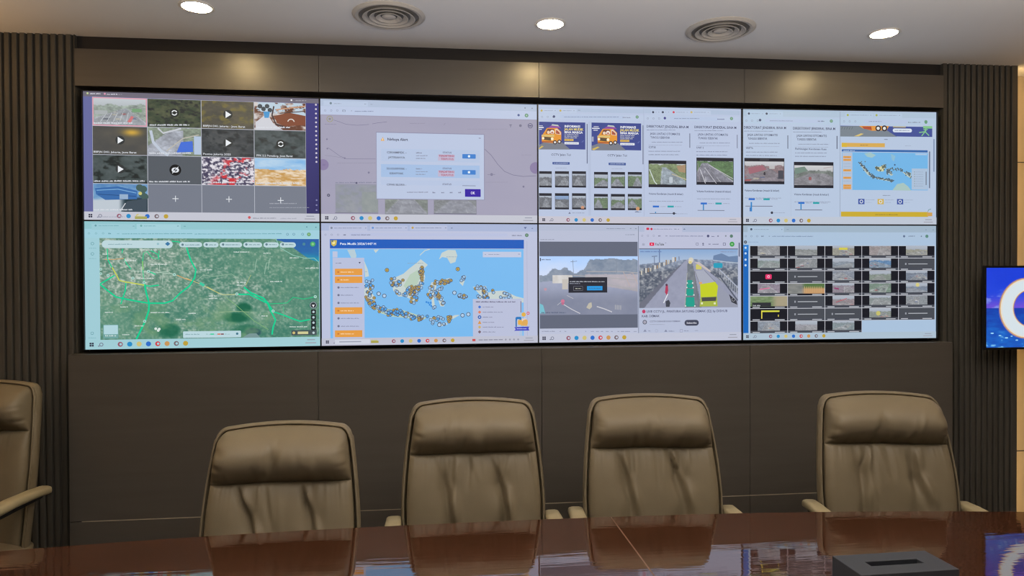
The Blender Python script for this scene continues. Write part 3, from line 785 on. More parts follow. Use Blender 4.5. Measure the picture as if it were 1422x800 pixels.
d.R(1191, 450, 1197, 536, (120, 132, 152)); d.R(1213, 320, 1219, 556, (104, 116, 140)); d.R(1241, 240, 1248, 450, (130, 148, 180))
d.W(916, 603, 964, 5, (120, 130, 150))
for x, c in ((780, (66, 88, 160)), (903, (206, 176, 92)), (1027, (66, 88, 160))):
    d.R(x - 20, 626, x + 20, 660, c); d.O(x, 643, 9, 4, (220, 228, 238)); d.W(x + 28, 632, x + 84, 4, (150, 160, 182)); d.W(x + 28, 648, x + 66, 4, (160, 172, 194))
d.R(650, 708, 1206, 740, (200, 170, 52)); d.W(868, 726, 1012, 5, (130, 112, 50)); d.R(1198, 712, 1232, 736, (206, 160, 90)); d.L([(1204, 706), (1210, 694), (1224, 690)], 4, (110, 150, 150))
taskbar(d, 30, 742, 1258, 748, (190, 198, 212))
D03 = d

# --- bottom row, first: satellite traffic map
d = disp(1, 0).view(100, 300, 4.063)
CY = (160, 204, 214)
d.rect_uv(0, 0, PW, PH, CY)
b = d.m(65, 118)[1]
d.rect_uv(0, 0, PW, b * .45, (146, 198, 206)); d.rect_uv(0, b * .45, PW, b, (160, 206, 220))
d.R(105, 38, 350, 74, (156, 202, 212)); d.R(360, 40, 610, 74, (164, 208, 218))
d.D(128, 48, 6, (104, 158, 168)); d.W(145, 49, 258, 5, (116, 172, 182)); d.W(338, 51, 348, 6, (110, 160, 172)); d.D(386, 50, 6, (110, 170, 172)); d.W(402, 51, 470, 5, (116, 172, 182)); d.W(590, 52, 600, 6, (106, 158, 168)); d.W(628, 53, 640, 6, (106, 158, 168))
for x in (90, 130, 170): d.O(x, 92, 5, 2, (116, 168, 178))
d.W(200, 93, 216, 8, (100, 152, 166)); d.W(250, 94, 262, 6, (120, 176, 186)); d.W(278, 95, 680, 6, (112, 168, 178)); d.W(690, 97, 1185, 6, (112, 168, 180))
for x in (1218, 1254, 1304): d.O(x, 101, 6, 3, (110, 156, 178))
d.D(1340, 102, 11, (104, 160, 112)); d.D(1340, 102, 5, (150, 190, 140)); d.D(1328, 60, 4, (100, 150, 165)); d.D(1380, 62, 4, (100, 150, 165))
for y, t_ in ((150, 0), (208, 0), (656, 0)): d.O(110, y, 8, 2.5, (96, 150, 160)); d.W(90, y + 26, 132, 4, (120, 172, 182))
def satmap(U, V):
    n = fbm(U * 6, V * 4, 11); f = fbm(U * 60, V * 34, 17, 3); g = fbm(U * 130, V * 74, 19, 2)
    green = mix(c8(62, 122, 104), c8(128, 164, 140), (n - .5) * .9 + .45 + (f - .5) * .5 + (g - .5) * .5)
    urban = mix(c8(104, 134, 120), c8(186, 200, 188), .42 + (f - .5) * 1.2 + (g - .5) * 1.6)
    ub = sst(.5, .22, U) * sst(.75, .35, V) * .85 + .55 * np.exp(-((U - .56) / .12) ** 2 - ((V - .55) / .16) ** 2) + .4 * np.exp(-((U - .4) / .1) ** 2 - ((V - .85) / .12) ** 2) + .6 * np.exp(-((U - .68) / .07) ** 2 - ((V - .47) / .1) ** 2)+ .35 * np.exp(-((U - .5) / .08) ** 2 - ((V - .28) / .14) ** 2)
    img = mix(green, urban, np.clip(ub * .8 * (.6 + .9 * n) + (f - .5) * .8 + (g - .5) * .7, 0, 1))
    for (cx, cy, sx, sy, k) in ((.30, .9, .07, .1, .8), (.61, .78, .07, .06, .95), (.65, .68, .04, .06, .95), (.66, .9, .09, .06, .6)):
        img = mix(img, c8(22, 98, 72), k * sst(.35, .8, np.exp(-((U - cx) / sx) ** 2 - ((V - cy) / sy) ** 2) + (n - .5) * .7))
    img = mix(img, c8(40, 78, 92), .9 * sst(.45, .7, np.exp(-((U - .69) / .05) ** 2 - ((V - .93) / .06) ** 2) + (n - .5) * .3))
    img = mix(img, c8(118, 158, 116), .6 * sst(.55, .75, fbm(U * 9, V * 6, 44)) * sst(.4, .9, V))
    sea = (U > .80) & (V < .015 + .21 * sst(.80, 1.0, U))
    return np.where(sea[..., None], mix(c8(40, 96, 168), c8(36, 150, 176), sst(.3, .8, fbm(U * 8, V * 8, 9) * .6 + V * 2)), img)
d.G(150, 119, 1400, 692, satmap, .0026)
RW = (178, 204, 188); TE = (14, 206, 146); OR = (206, 160, 104); YE = (196, 208, 90)
for pts, w_, c in (
    ([(330, 305), (420, 308), (500, 316), (560, 322), (600, 336), (660, 356), (720, 380)], 4, RW), ([(740, 390), (800, 420), (850, 442), (930, 440)], 4, (200, 208, 150)),
    ([(510, 318), (508, 372)], 3, RW), ([(490, 270), (492, 312), (540, 310), (560, 326)], 3, RW), ([(700, 362), (740, 330), (800, 338), (900, 325), (940, 350)], 3, (150, 186, 160)),
    ([(860, 450), (930, 505), (1030, 592), (1110, 640)], 3, (130, 180, 120)), ([(830, 540), (920, 536), (1000, 540)], 3, (150, 180, 140)), ([(1010, 330), (980, 390)], 3, (170, 186, 120)),
    ([(180, 240), (230, 240), (290, 234)], 4, OR), ([(590, 330), (640, 352), (690, 366)], 5, OR), ([(760, 395), (830, 436)], 3.5, (196, 190, 110)), ([(640, 345), (700, 372), (740, 384)], 3.5, (200, 180, 120)),
    ([(154, 380), (190, 410), (245, 452), (290, 462), (350, 474), (430, 488), (520, 488), (565, 474), (610, 430), (660, 392), (690, 345), (697, 300), (670, 250), (655, 210), (645, 175)], 9, TE),
    ([(154, 378), (200, 352), (236, 330)], 8, TE), ([(300, 374), (298, 412), (285, 452), (272, 492)], 7, TE),
    ([(404, 372), (416, 430), (432, 488), (430, 530), (410, 590), (385, 640), (360, 690)], 10, TE), ([(404, 372), (398, 320), (394, 260), (400, 205), (420, 195), (450, 232), (486, 240), (488, 190)], 5, (60, 200, 140)),
    ([(194, 180), (198, 240), (222, 288)], 6, TE), ([(222, 285), (248, 330), (262, 358), (300, 368), (330, 372), (404, 386)], 7, YE), ([(408, 388), (440, 392), (488, 386)], 7, TE), ([(290, 235), (305, 265), (330, 296)], 5, TE),
    ([(430, 308), (470, 326)], 6, TE), ([(394, 250), (398, 300)], 5, (140, 204, 110)), ([(282, 180), (278, 205)], 5, TE), ([(560, 138), (600, 142), (645, 175)], 6, TE), ([(440, 190), (480, 212), (488, 240)], 5, TE),
    ([(720, 375), (745, 390)], 16, (60, 200, 160)), ([(934, 440), (1000, 440), (1050, 464), (1105, 492), (1120, 530), (1150, 585), (1135, 630), (1130, 668)], 9, TE), ([(970, 400), (1010, 432), (1080, 462), (1112, 496)], 10, TE),
    ([(1105, 492), (1140, 540), (1190, 556), (1250, 580), (1290, 594), (1345, 584)], 8, TE), ([(1110, 495), (1215, 490), (1250, 458), (1310, 468), (1375, 456)], 5, (40, 190, 130)), ([(1195, 510), (1195, 580)], 3, (90, 190, 140)),
    ([(1150, 125), (1180, 180), (1250, 220), (1320, 238), (1370, 236), (1398, 262)], 4, (140, 196, 180))):
    d.L(pts, w_, c)
lb = (206, 220, 214)
for (x, y, x1) in ((380, 186, 476), (438, 268, 536), (360, 347, 460), (182, 538, 226), (270, 508, 312), (440, 540, 548), (280, 664, 326), (350, 615, 400), (655, 546, 702), (585, 580, 640), (912, 200, 1000), (1080, 207, 1120), (1230, 234, 1280), (1120, 368, 1188), (1320, 292, 1395), (770, 448, 826), (770, 462, 820), (930, 372, 984), (930, 388, 970), (1070, 562, 1106), (1230, 624, 1330), (720, 300, 790), (168, 210, 200)):
    d.W(x, y, x1, 7, lb)
d.T(292, 250, 12, 'Jakarta', (216, 226, 222), width=66)
for (x, y, r) in ((428, 308, 9), (575, 327, 9), (404, 371, 9), (340, 346, 9), (407, 590, 9), (1136, 535, 9), (930, 438, 9), (200, 330, 9), (1376, 455, 9), (158, 295, 8), (158, 320, 8)): d.D(x, y, r, (176, 216, 206)); d.D(x, y, r * .5, (120, 170, 160))
for (px, py) in ((1045, 270), (1120, 265), (1100, 290)): d.L([(px, py - 30), (px - 8, py), (px - 12, py + 36)], 4, (150, 186, 166))
for (x, y) in ((470, 632), (484, 642), (490, 634)): d.D(x, y, 8, (212, 226, 220))
for (x0, x1) in ((163, 566), (602, 733), (739, 826), (832, 960), (966, 1074), (1081, 1168), (1174, 1266)):
    d.RR(x0, 131 if x0 < 200 else 143 + (x0 - 600) * .006, x1, 178 if x0 < 200 else 173 + (x0 - 600) * .006, (188, 214, 220))
d.W(200, 154, 335, 6, (130, 166, 174)); d.D(482, 153, 7, (150, 190, 200)); d.PG([(522, 153), (537, 141), (552, 153), (537, 165)], (58, 118, 164))
for (x, x1) in ((618, 718), (754, 812), (848, 946), (980, 1060), (1095, 1156), (1188, 1252)): d.D(x + 4, 158, 7, (98, 128, 140)); d.W(x + 18, 159, x1, 6, (112, 146, 156))
d.D(1312, 157, 9, (70, 130, 150)); d.D(1362, 157, 15, (72, 172, 108)); d.D(1362, 157, 7, (140, 200, 140))
d.RR(172, 608, 259, 686, (110, 162, 158), .15); d.RR(176, 611, 256, 662, (176, 212, 220), .12); d.W(184, 670, 246, 8, (205, 222, 222))
d.RR(625, 648, 954, 682, (186, 214, 222), .25); d.W(638, 664, 720, 6, (130, 166, 174)); d.W(756, 664, 890, 6, (150, 190, 190)); d.R(780, 661, 800, 667, TE); d.R(820, 661, 838, 667, (214, 110, 70)); d.R(840, 661, 856, 667, (120, 40, 44)); d.D(932, 662, 7, (70, 120, 140))
d.PG([(962, 684), (1000, 662), (1040, 660), (1066, 686)], (120, 150, 150)); d.W(640, 686, 1250, 5, (92, 128, 124))
d.R(1240, 644, 1384, 672, (70, 84, 88)); d.D(1254, 659, 8, (206, 186, 120)); d.R(1276, 652, 1336, 666, (206, 202, 150)); d.D(1366, 659, 7, (190, 206, 210))
d.D(1365, 503, 22, (40, 48, 52)); d.O(1365, 503, 18, 4, (150, 170, 176)); d.PG([(1357, 500), (1373, 500), (1365, 516)], (226, 226, 230))
for y in (541, 572, 602, 630): d.RR(1352, y - 14, 1380, y + 14, (30, 38, 42), .3); d.D(1366, y, 7, (180, 200, 206))
taskbar(d, 72, 694, 1400, 696, (160, 204, 212), more=True)
D10 = d

# --- bottom row, second: mudik map of the islands
d = disp(1, 1).view(440, 305, 4.326)
d.rect_uv(0, 0, PW, PH, (188, 194, 220))
d.rect_uv(0, 0, PW, d.m(20, 64)[1], (170, 182, 214))
for (x, x1, c) in ((85, 296, (130, 140, 160)), (335, 540, (110, 150, 210)), (576, 780, (190, 160, 90))):
    d.R(x - 16, 34, x1 + 6, 66, (184, 192, 220)); d.D(x, 48, 7, c); d.W(x + 16, 49, x1 - 30, 5, (132, 140, 166)); d.W(x1 - 8, 49, x1, 6, (120, 128, 150))
d.W(808, 50, 818, 7, (110, 120, 150)); d.PG([(1248, 46), (1266, 46), (1257, 58)], (96, 108, 150)); d.W(1296, 54, 1304, 6, (110, 120, 150))
for x in (48, 86, 124): d.O(x, 89, 5, 2, (140, 148, 176))
d.W(156, 90, 172, 8, (110, 116, 142)); d.RR(194, 78, 1150, 102, (184, 192, 222)); d.W(204, 90, 324, 6, (120, 128, 156)); d.W(1176, 96, 1236, 8, (130, 136, 162)); d.D(1266, 95, 11, (96, 132, 112)); d.D(1266, 95, 5, (130, 160, 140))
d.R(75, 116, 1249, 176, (30, 92, 186)); d.PG([(80, 122), (118, 122), (114, 150), (98, 160), (84, 150)], (206, 184, 90)); d.D(98, 138, 9, (240, 226, 160)); d.R(84, 122, 96, 134, (120, 130, 110))
d.T(136, 150, 14, 'Peta Mudik 2026/1447 H', (226, 234, 246), width=220, bold=.015)
d.G(75, 174, 1249, 712, lambda U, V: mix(c8(118, 184, 238), c8(124, 188, 240), fbm(U * 3, V * 3, 2)), .03)
LD = (198, 210, 208); LG = (182, 204, 186)
d.PG([(180, 180), (225, 178), (236, 215), (232, 232), (205, 230)], (182, 204, 214)); d.PG([(262, 232), (284, 250), (305, 300), (312, 340), (288, 345), (284, 260)], LD)
d.PG([(340, 180), (372, 178), (352, 200)], LD); d.L([(620, 214), (650, 186), (680, 178)], 5, LD)
d.PG([(735, 240), (752, 200), (790, 182), (835, 184), (846, 215), (835, 255), (805, 265), (785, 230), (755, 225)], LD)
d.PG([(450, 378), (475, 345), (520, 325), (560, 290), (598, 262), (625, 238), (668, 272), (640, 300), (652, 345), (640, 395), (612, 425), (600, 470), (580, 490), (535, 462), (490, 462), (458, 425)], LD)
d.PG([(520, 400), (560, 330), (610, 300), (622, 340), (600, 400), (560, 430)], LG)
d.PG([(284, 380), (310, 420), (345, 460), (352, 510), (330, 520), (284, 470)], LD); d.PG([(350, 530), (440, 538), (520, 545), (600, 572), (660, 588), (645, 602), (540, 592), (440, 582), (368, 558)], LG)
d.PG([(690, 378), (800, 352), (818, 365), (790, 388), (722, 394), (715, 420), (762, 408), (735, 438), (762, 480), (768, 522), (745, 522), (726, 470), (705, 470), (712, 532), (695, 532), (690, 470), (664, 460)], LD)
d.PG([(680, 590), (760, 588), (755, 600), (690, 604)], LD); d.PG([(735, 632), (780, 618), (788, 632), (750, 642)], LD); d.PG([(780, 600), (830, 575), (862, 574), (820, 598)], LD)
d.PG([(940, 405), (1020, 400), (1030, 440), (1080, 430), (1130, 428), (1200, 462), (1247, 474), (1247, 500), (940, 500), (990, 460)], LD); d.PG([(860, 380), (885, 335), (900, 340), (880, 400)], LD)
for q in ((545, 262, 640), (260, 312, 300), (780, 224, 850)): d.W(q[0], q[1], q[2], 4, (140, 160, 180))
rn = random.Random(11)
ringc = (74, 82, 104)
def rings(path, n, jx, yel=.35, blue=0.0):
    for _ in range(n):
        i = rn.randrange(len(path) - 1); t = rn.random()
        x = path[i][0] * (1 - t) + path[i + 1][0] * t + rn.gauss(0, jx); y = path[i][1] * (1 - t) + path[i + 1][1] * t + rn.gauss(0, jx)
        q = rn.random()
        d.D(x, y, 10.5, ringc, 12); d.D(x, y, 7.6, (198, 168, 92) if q < yel else ((84, 160, 226) if q < yel + blue else (152, 190, 226)), 12)
        if q < yel: d.D(x, y, 3.5, (92, 80, 60), 8)
for p, n, j, y, bl in (([(300, 370), (330, 372)], 4, 6, 0, .2), ([(298, 400), (335, 405), (305, 440), (330, 462)], 20, 9, .35, .3), ([(300, 480), (330, 505), (365, 530)], 28, 9, .6, .2), ([(365, 535), (430, 560), (500, 568), (570, 585), (660, 592)], 52, 9, .3, .45), ([(400, 548), (470, 562), (560, 560)], 20, 8, .1, .8),
    ([(440, 385), (480, 392), (520, 374)], 16, 9, .4, .2), ([(452, 358), (490, 352)], 3, 4, .2, .2), ([(470, 432), (500, 455), (540, 452)], 8, 6, .2, .1), ([(545, 430), (580, 425), (600, 470), (570, 480)], 34, 13, .35, .35), ([(595, 405), (610, 430)], 8, 5, .8, 0), ([(632, 395), (638, 350), (625, 310), (640, 298)], 20, 7, .85, .05), ([(610, 405), (632, 400)], 4, 5, .3, 0),
    ([(700, 378), (745, 375), (790, 376), (806, 358)], 22, 6, .6, 0), ([(690, 410), (675, 445), (690, 460)], 11, 8, .4, .1), ([(715, 425), (735, 460), (745, 485), (760, 515)], 24, 8, .4, .1), ([(705, 530), (712, 520)], 2, 3, 0, 0), ([(755, 410), (740, 425)], 3, 4, 0, 0),
    ([(868, 385), (878, 360), (890, 340)], 6, 4, .1, 0), ([(852, 470), (880, 465), (905, 460), (935, 466)], 11, 6, .5, 0), ([(958, 410), (985, 415), (1010, 412)], 10, 5, .5, .1), ([(1005, 420), (1015, 445), (1000, 470)], 14, 6, .75, .1), ([(980, 462), (1045, 470)], 7, 5, .3, .4), ([(1062, 430), (1064, 436)], 2, 3, .5, 0), ([(1130, 442), (1165, 458)], 5, 4, 0, 0), ([(1100, 474), (1170, 470)], 6, 4, .2, 0),
    ([(690, 600), (735, 592), (775, 588)], 10, 6, .1, .1), ([(690, 615), (770, 632)], 5, 5, 0, 0), ([(796, 580), (802, 608)], 12, 6, .95, 0), ([(610, 590), (620, 600)], 5, 4, .7, 0)):
    rings(p, n, j, y, bl)
for (x, y, q) in ((421, 303, 1), (849, 298, 1), (829, 440, 0), (371, 445, 0), (405, 458, 0), (878, 576, 0), (913, 570, 0), (738, 633, 0)):
    d.D(x, y, 13, ringc); d.D(x, y, 9.5, (206, 176, 92) if q else (176, 204, 232)); 
    if q: d.D(x, y, 4, (80, 76, 60))
for (x, y) in ((680, 512), (672, 500), (690, 520), (660, 496), (686, 500)): d.D(x, y, 6, (60, 140, 220))
d.W(1030, 0, 1030, 1, LD)
d.R(1000, 194, 1232, 228, (192, 200, 224)); d.W(1012, 210, 1018, 6, (130, 140, 170)); d.W(1034, 210, 1104, 5, (136, 146, 176)); d.W(1214, 209, 1224, 6, (140, 148, 176))
d.R(92, 190, 122, 226, (188, 196, 222)); d.R(92, 228, 286, 712, (184, 192, 220))
d.W(110, 260, 148, 6, (130, 136, 160)); d.PG([(249, 254), (263, 254), (256, 264)], (70, 76, 100))
for y in (314, 361, 547, 686):
    d.RR(106, y - 20, 272, y + 19, (228, 156, 70), .12); d.D(126, y, 5, (196, 110, 60)); d.W(140, y, 140 + (80 if y != 361 else 50), 7, (246, 214, 170))
for y in (407, 453, 500, 593, 640):
    d.D(128, y, 7, (110, 116, 142)); d.W(142, y, 142 + (110 if y != 453 else 74), 6, (134, 140, 168))
d.R(940, 478, 1236, 708, (186, 192, 218)); d.R(1228, 492, 1233, 700, (92, 96, 124)); d.R(1222, 560, 1240, 708, (170, 194, 222)); d.R(1266, 130, 1270, 708, (120, 126, 156))
d.W(958, 495, 1196, 8, (108, 106, 132))
for k, (y, c) in enumerate(((526, (70, 120, 210)), (557, (220, 130, 100)), (587, (56, 100, 180)), (618, (214, 150, 80)), (647, (206, 176, 110)), (676, (120, 100, 110)))):
    if k == 2: d.D(981, y, 11, c); d.D(981, y, 4, (200, 214, 236))
    elif k == 3: d.PG([(970, y + 10), (992, y + 10), (981, y - 12)], c)
    else: d.PG([(971, y), (981, y - 10), (991, y), (981, y + 10)], c)
    d.W(1000, y, 1000 + (64, 120, 58, 70, 126, 76)[k], 6, (140, 144, 170))
# small promotional badge in the corner of the page
d.R(1198, 590, 1206, 646, (44, 110, 176)); d.RR(1200, 586, 1234, 608, (44, 120, 190), .6); d.R(1208, 600, 1222, 646, (186, 196, 220)); d.RR(1212, 604, 1272, 634, (230, 174, 80), .5); d.R(1236, 596, 1262, 612, (226, 206, 196)); d.PG([(1230, 640), (1270, 640), (1264, 600), (1244, 606)], (222, 170, 90)); d.D(1247, 572, 13, (226, 176, 76)); d.O(1274, 564, 7, 4, (222, 80, 96))
d.PG([(1190, 648), (1282, 644), (1276, 656), (1282, 668), (1190, 670), (1200, 660)], (72, 76, 190)); d.W(1206, 657, 1264, 6, (190, 196, 236))
taskbar(d, 30, 714, 1322, 716, (190, 192, 208), more=True, search=True)
D11 = d

# --- bottom row, third: camera view with dialog, and a video page
d = disp(1, 2).view(740, 305, 4.444)
d.rect_uv(0, 0, PW, PH, (182, 190, 214))
d.R(37, 40, 652, 136, (184, 190, 212)); d.R(37, 40, 652, 70, (178, 186, 208))
d.W(455, 56, 570, 5, (134, 140, 160)); d.W(600, 55, 608, 6, (130, 136, 158)); d.W(632, 56, 642, 6, (130, 136, 158)); d.W(572, 93, 630, 5, (130, 138, 160)); d.W(45, 124, 130, 5, (140, 146, 166))
d.R(39, 137, 650, 674, (98, 104, 122))
def street(U, V):
    n = fbm(U * 5, V * 4, 21); f = fbm(U * 24, V * 16, 23, 3)
    sky = mix(c8(160, 186, 220), c8(186, 196, 214), V * 3 + (n - .5))
    img = sky
    tree = V > .36 - .30 * sst(.44, .52, U) * (1 - .3 * np.abs(U - .72)) - .14 * np.exp(-((U - .26) / .07) ** 2) - .1 * np.exp(-((U - .43) / .06) ** 2) - .12 * np.exp(-((U - .14) / .05) ** 2) - .05 * f
    img = np.where(tree[..., None], mix(c8(100, 112, 126), c8(146, 150, 156), f * .8 + n * .3 - .1), img)
    wall = (V > .30 + .02 * f) & (U > .46) & (V < .60 + (U - .46) * .1)
    img = np.where(wall[..., None], mix(c8(150, 146, 150), c8(172, 160, 160), f), img)
    rd = (V > .40 + .16 * np.abs(U - .25) * (U < .25)) & (V > .40 + .28 * np.clip(U - .25, 0, 1))
    img = np.where(rd[..., None], mix(c8(134, 138, 156), c8(154, 156, 170), n * .7 + f * .3), img)
    low = sst(.45, .8, V)
    img = mix(img, img * .82, low)
    bld = (U > .13) & (U < .33) & (V > .32) & (V < .46)
    img = np.where(bld[..., None], mix(c8(176, 170, 160), c8(200, 196, 190), f), img)
    return np.clip(img * 1.1 + c8(2, 5, 12), 0, 1)
d.G(39, 228, 650, 586, street, .0028)
for q in ([(250, 345), (650, 375)], [(330, 322), (560, 322), (650, 330)], [(460, 400), (650, 436)]): d.L(q, 5, (170, 168, 172))
d.L([(560, 324), (600, 410)], 4, (186, 170, 168)); d.L([(590, 340), (618, 330), (650, 400)], 4, (190, 170, 166))
d.L([(516, 240), (518, 330)], 3, (130, 140, 156)); d.L([(246, 250), (250, 330)], 3, (130, 142, 160)); d.L([(232, 262), (272, 258)], 3, (120, 130, 150))
d.L([(180, 520), (240, 556), (292, 582)], 5, (200, 200, 208)); d.L([(395, 538), (440, 552), (490, 572)], 6, (200, 200, 208)); d.L([(210, 470), (250, 490)], 4, (180, 180, 190)); d.L([(150, 530), (178, 508)], 3, (190, 190, 200))
d.PG([(330, 545), (345, 518), (362, 512), (366, 540), (350, 556)], (190, 184, 170)); 
for k in range(4): d.R(508 + 11 * k, 528 + k, 513 + 11 * k, 556 + k, (176, 176, 182))
d.D(184, 506, 12, (206, 120, 150)); d.D(184, 520, 9, (190, 110, 140)); d.D(76, 432, 9, (190, 150, 165)); d.PG([(42, 520), (62, 530), (76, 582), (42, 582)], (120, 190, 206)); d.W(52, 576, 204, 9, (96, 106, 130)); d.R(42, 238, 48, 258, (70, 76, 96)); d.W(52, 248, 108, 8, (100, 112, 136))
d.R(180, 370, 216, 432, (196, 190, 184))
d.R(219, 358, 460, 452, (40, 42, 54)); d.W(226, 384, 446, 6, (186, 190, 202)); d.W(226, 396, 292, 5, (160, 164, 180))
d.RR(250, 413, 308, 440, (120, 122, 136), .15); d.RR(252, 415, 306, 438, (34, 36, 46), .15); d.W(262, 427, 298, 6, (200, 200, 190)); d.RR(334, 412, 430, 438, (40, 150, 222), .12); d.W(346, 425, 418, 6, (60, 110, 160))
d.R(39, 676, 650, 710, (188, 194, 216))
for x, x1 in ((55, 135), (165, 172), (196, 206), (324, 330), (358, 378), (390, 408), (420, 436), (452, 470), (484, 494), (524, 536), (544, 606), (624, 642)): d.W(x, 692, x1, 6, (140, 146, 170))
d.R(651, 40, 657, 712, (120, 128, 150))
# video page
d.R(657, 40, 1288, 76, (174, 184, 210)); d.R(657, 76, 1288, 178, (188, 192, 216)); d.R(690, 44, 925, 78, (188, 192, 216))
d.RR(702, 50, 720, 64, (206, 50, 80), .4); d.D(734, 58, 7, (196, 40, 70)); d.W(746, 58, 862, 5, (134, 140, 168)); d.W(876, 58, 890, 6, (120, 128, 154)); d.W(898, 58, 906, 6, (120, 128, 154)); d.W(932, 58, 944, 7, (110, 120, 150))
for x in (676, 712, 748): d.O(x, 100, 5, 2, (150, 156, 180))
d.W(776, 100, 790, 9, (120, 124, 150)); d.W(820, 100, 832, 7, (130, 136, 160)); d.W(846, 101, 1054, 6, (128, 134, 164)); d.D(1086, 101, 8, (80, 84, 120)); d.W(1108, 103, 1126, 6, (110, 114, 146)); d.D(1148, 101, 5, (130, 134, 160)); d.D(1196, 100, 5, (130, 140, 150)); d.D(1231, 101, 10, (92, 126, 112))
for k in range(3): d.R(676, 147 + 5 * k, 692, 149 + 5 * k, (130, 134, 156))
d.RR(722, 142, 751, 162, (222, 40, 84), .4); d.PG([(733, 147), (733, 157), (742, 152)], (240, 220, 228)); d.T(756, 159, 14, 'YouTube', (96, 98, 100), width=56, bold=.012); d.W(818, 144, 826, 4, (120, 124, 150))
d.RR(1010, 143, 1026, 158, (110, 114, 140), .3); d.RR(1012, 145, 1024, 156, (188, 192, 216), .3); d.D(1055, 148, 5, (110, 114, 140)); d.R(1051, 154, 1060, 160, (110, 114, 140)); d.W(1090, 151, 1102, 8, (120, 124, 150)); d.W(1114, 151, 1152, 6, (110, 114, 140)); d.RR(1178, 142, 1196, 160, (110, 114, 140), .5); d.RR(1181, 145, 1193, 157, (188, 192, 216), .5)
d.D(1235, 151, 15, (62, 154, 76)); d.D(1235, 151, 6, (140, 196, 140)); d.R(1276, 142, 1284, 228, (96, 102, 128))
d.R(657, 178, 1272, 184, (112, 118, 142))
def highway(U, V):
    n = fbm(U * 6, V * 5, 33); f = fbm(U * 30, V * 20, 37, 3)
    img = mix(c8(136, 168, 210), c8(172, 190, 216), V * 5)
    hz = .16 + .24 * np.abs(U - .52) ** 1.3 * 0 + .0
    lft = V > .17 + .18 * np.clip(.5 - U, 0, 1)
    rgt = V > .17 + .03 * np.clip(U - .5, 0, 1)
    m = np.where(U < .5, lft, rgt)
    g = fbm(U * 60, V * 44, 91, 2); town = mix(c8(84, 92, 108), c8(186, 188, 192), np.clip(.35 + (f - .5) * 1.6 + (g - .5) * 1.4, 0, 1) * (1 - .35 * V)); town = mix(town, c8(150, 168, 200), sst(.42, .2, V) * .5)
    img = np.where(m[..., None], town, img)
    t = np.clip((V - .17) / .83, 0, 1)
    l_edge = .5 - .02 - .52 * t ** .95; r_edge = .545 + .62 * t ** 1.0
    c_l = .49 - .03 * t; c_r = .53 + .10 * t
    rd = ((U > l_edge) & (U < r_edge)) & (V > .18)
    img = np.where(rd[..., None], mix(c8(140, 144, 166), c8(164, 168, 190), n * .6 + f * .4), img)
    img = np.where((rd & (U < l_edge + .09 * t))[..., None], img * .72, img)
    med = (U > c_l) & (U < c_r) & (V > .2)
    img = np.where(med[..., None], mix(c8(96, 104, 116), c8(140, 146, 152), f), img)
    return img
d.G(657, 184, 1272, 542, highway, .0026)
d.PG([(1116, 250), (1120, 222), (1170, 208), (1215, 228), (1272, 222), (1272, 262)], (108, 132, 168)); d.L([(1116, 250), (1200, 262), (1272, 268)], 5, (176, 190, 206))
d.L([(784, 184), (784, 268)], 5, (88, 108, 150)); d.L([(752, 230), (754, 300)], 4, (100, 112, 140)); d.L([(736, 228), (770, 226)], 4, (100, 112, 140)); d.L([(905, 228), (906, 250)], 5, (110, 122, 150))
d.W(664, 198, 796, 7, (100, 124, 176)); d.W(1164, 198, 1256, 7, (140, 150, 180))
for k in range(16):
    x = 668 + 14 * k; y = 330 - 5.6 * k; d.R(x, y - 14 + 6 * math.sin(k * 2.1), x + 9, y + 12, [(196, 190, 178), (110, 116, 124), (214, 210, 204), (150, 130, 110)][k % 4])
d.RR(1120, 268, 1176, 298, (40, 156, 186), .5)
for k in range(9): d.L([(1160 + 13 * k, 308 + 13 * k), (1158 + 13 * k, 350 + 16 * k)], 3, (176, 182, 196))
d.L([(1155, 306), (1272, 420)], 6, (170, 178, 196)); d.L([(1145, 330), (1270, 500)], 9, (90, 96, 112))
for (y0, y1, hw) in ((374, 396, 17), (398, 424, 20), (428, 470, 24), (480, 538, 29)):
    cx = 973 + (y0 - 374) * .02; d.PG([(cx - hw, y1), (cx + hw, y1), (cx + hw * .86, y0), (cx - hw * .86, y0)], (34, 158, 140))
    for s_ in (-1, 1): d.R(cx + s_ * hw - 4, y1 - 8, cx + s_ * hw + 4, y1, (220, 228, 226))
d.L([(956, 330), (950, 420), (942, 540)], 3, (176, 178, 170)); d.L([(1000, 320), (1012, 420), (1030, 540)], 4, (110, 112, 120))
d.PG([(1004, 318), (1062, 312), (1132, 386), (1036, 402)], (168, 172, 188)); d.L([(1062, 312), (1134, 388)], 4, (128, 132, 150)); d.L([(1004, 318), (1036, 402)], 4, (134, 134, 146)); d.D(980, 250, 16, (208, 204, 190)); d.PG([(1110, 392), (1146, 400), (1272, 520), (1272, 542), (1150, 542)], (150, 154, 172))
d.PG([(1036, 400), (1130, 384), (1148, 410), (1140, 480), (1040, 482)], (196, 206, 40)); d.PG([(1040, 478), (1142, 474), (1146, 536), (1034, 538)], (166, 180, 74)); d.PG([(1046, 482), (1138, 478), (1136, 502), (1048, 506)], (76, 74, 74)); d.R(1030, 386, 1048, 398, (222, 160, 110))
for x in (1048, 1128): d.R(x - 6, 512, x + 6, 524, (224, 230, 190))
d.RR(1010, 276, 1046, 308, (204, 196, 106), .3); d.PG([(1000, 262), (1030, 262), (1105, 318), (1096, 324)], (196, 186, 186)); d.D(975, 262, 12, (224, 214, 180)); d.R(968, 258, 984, 270, (212, 196, 130))
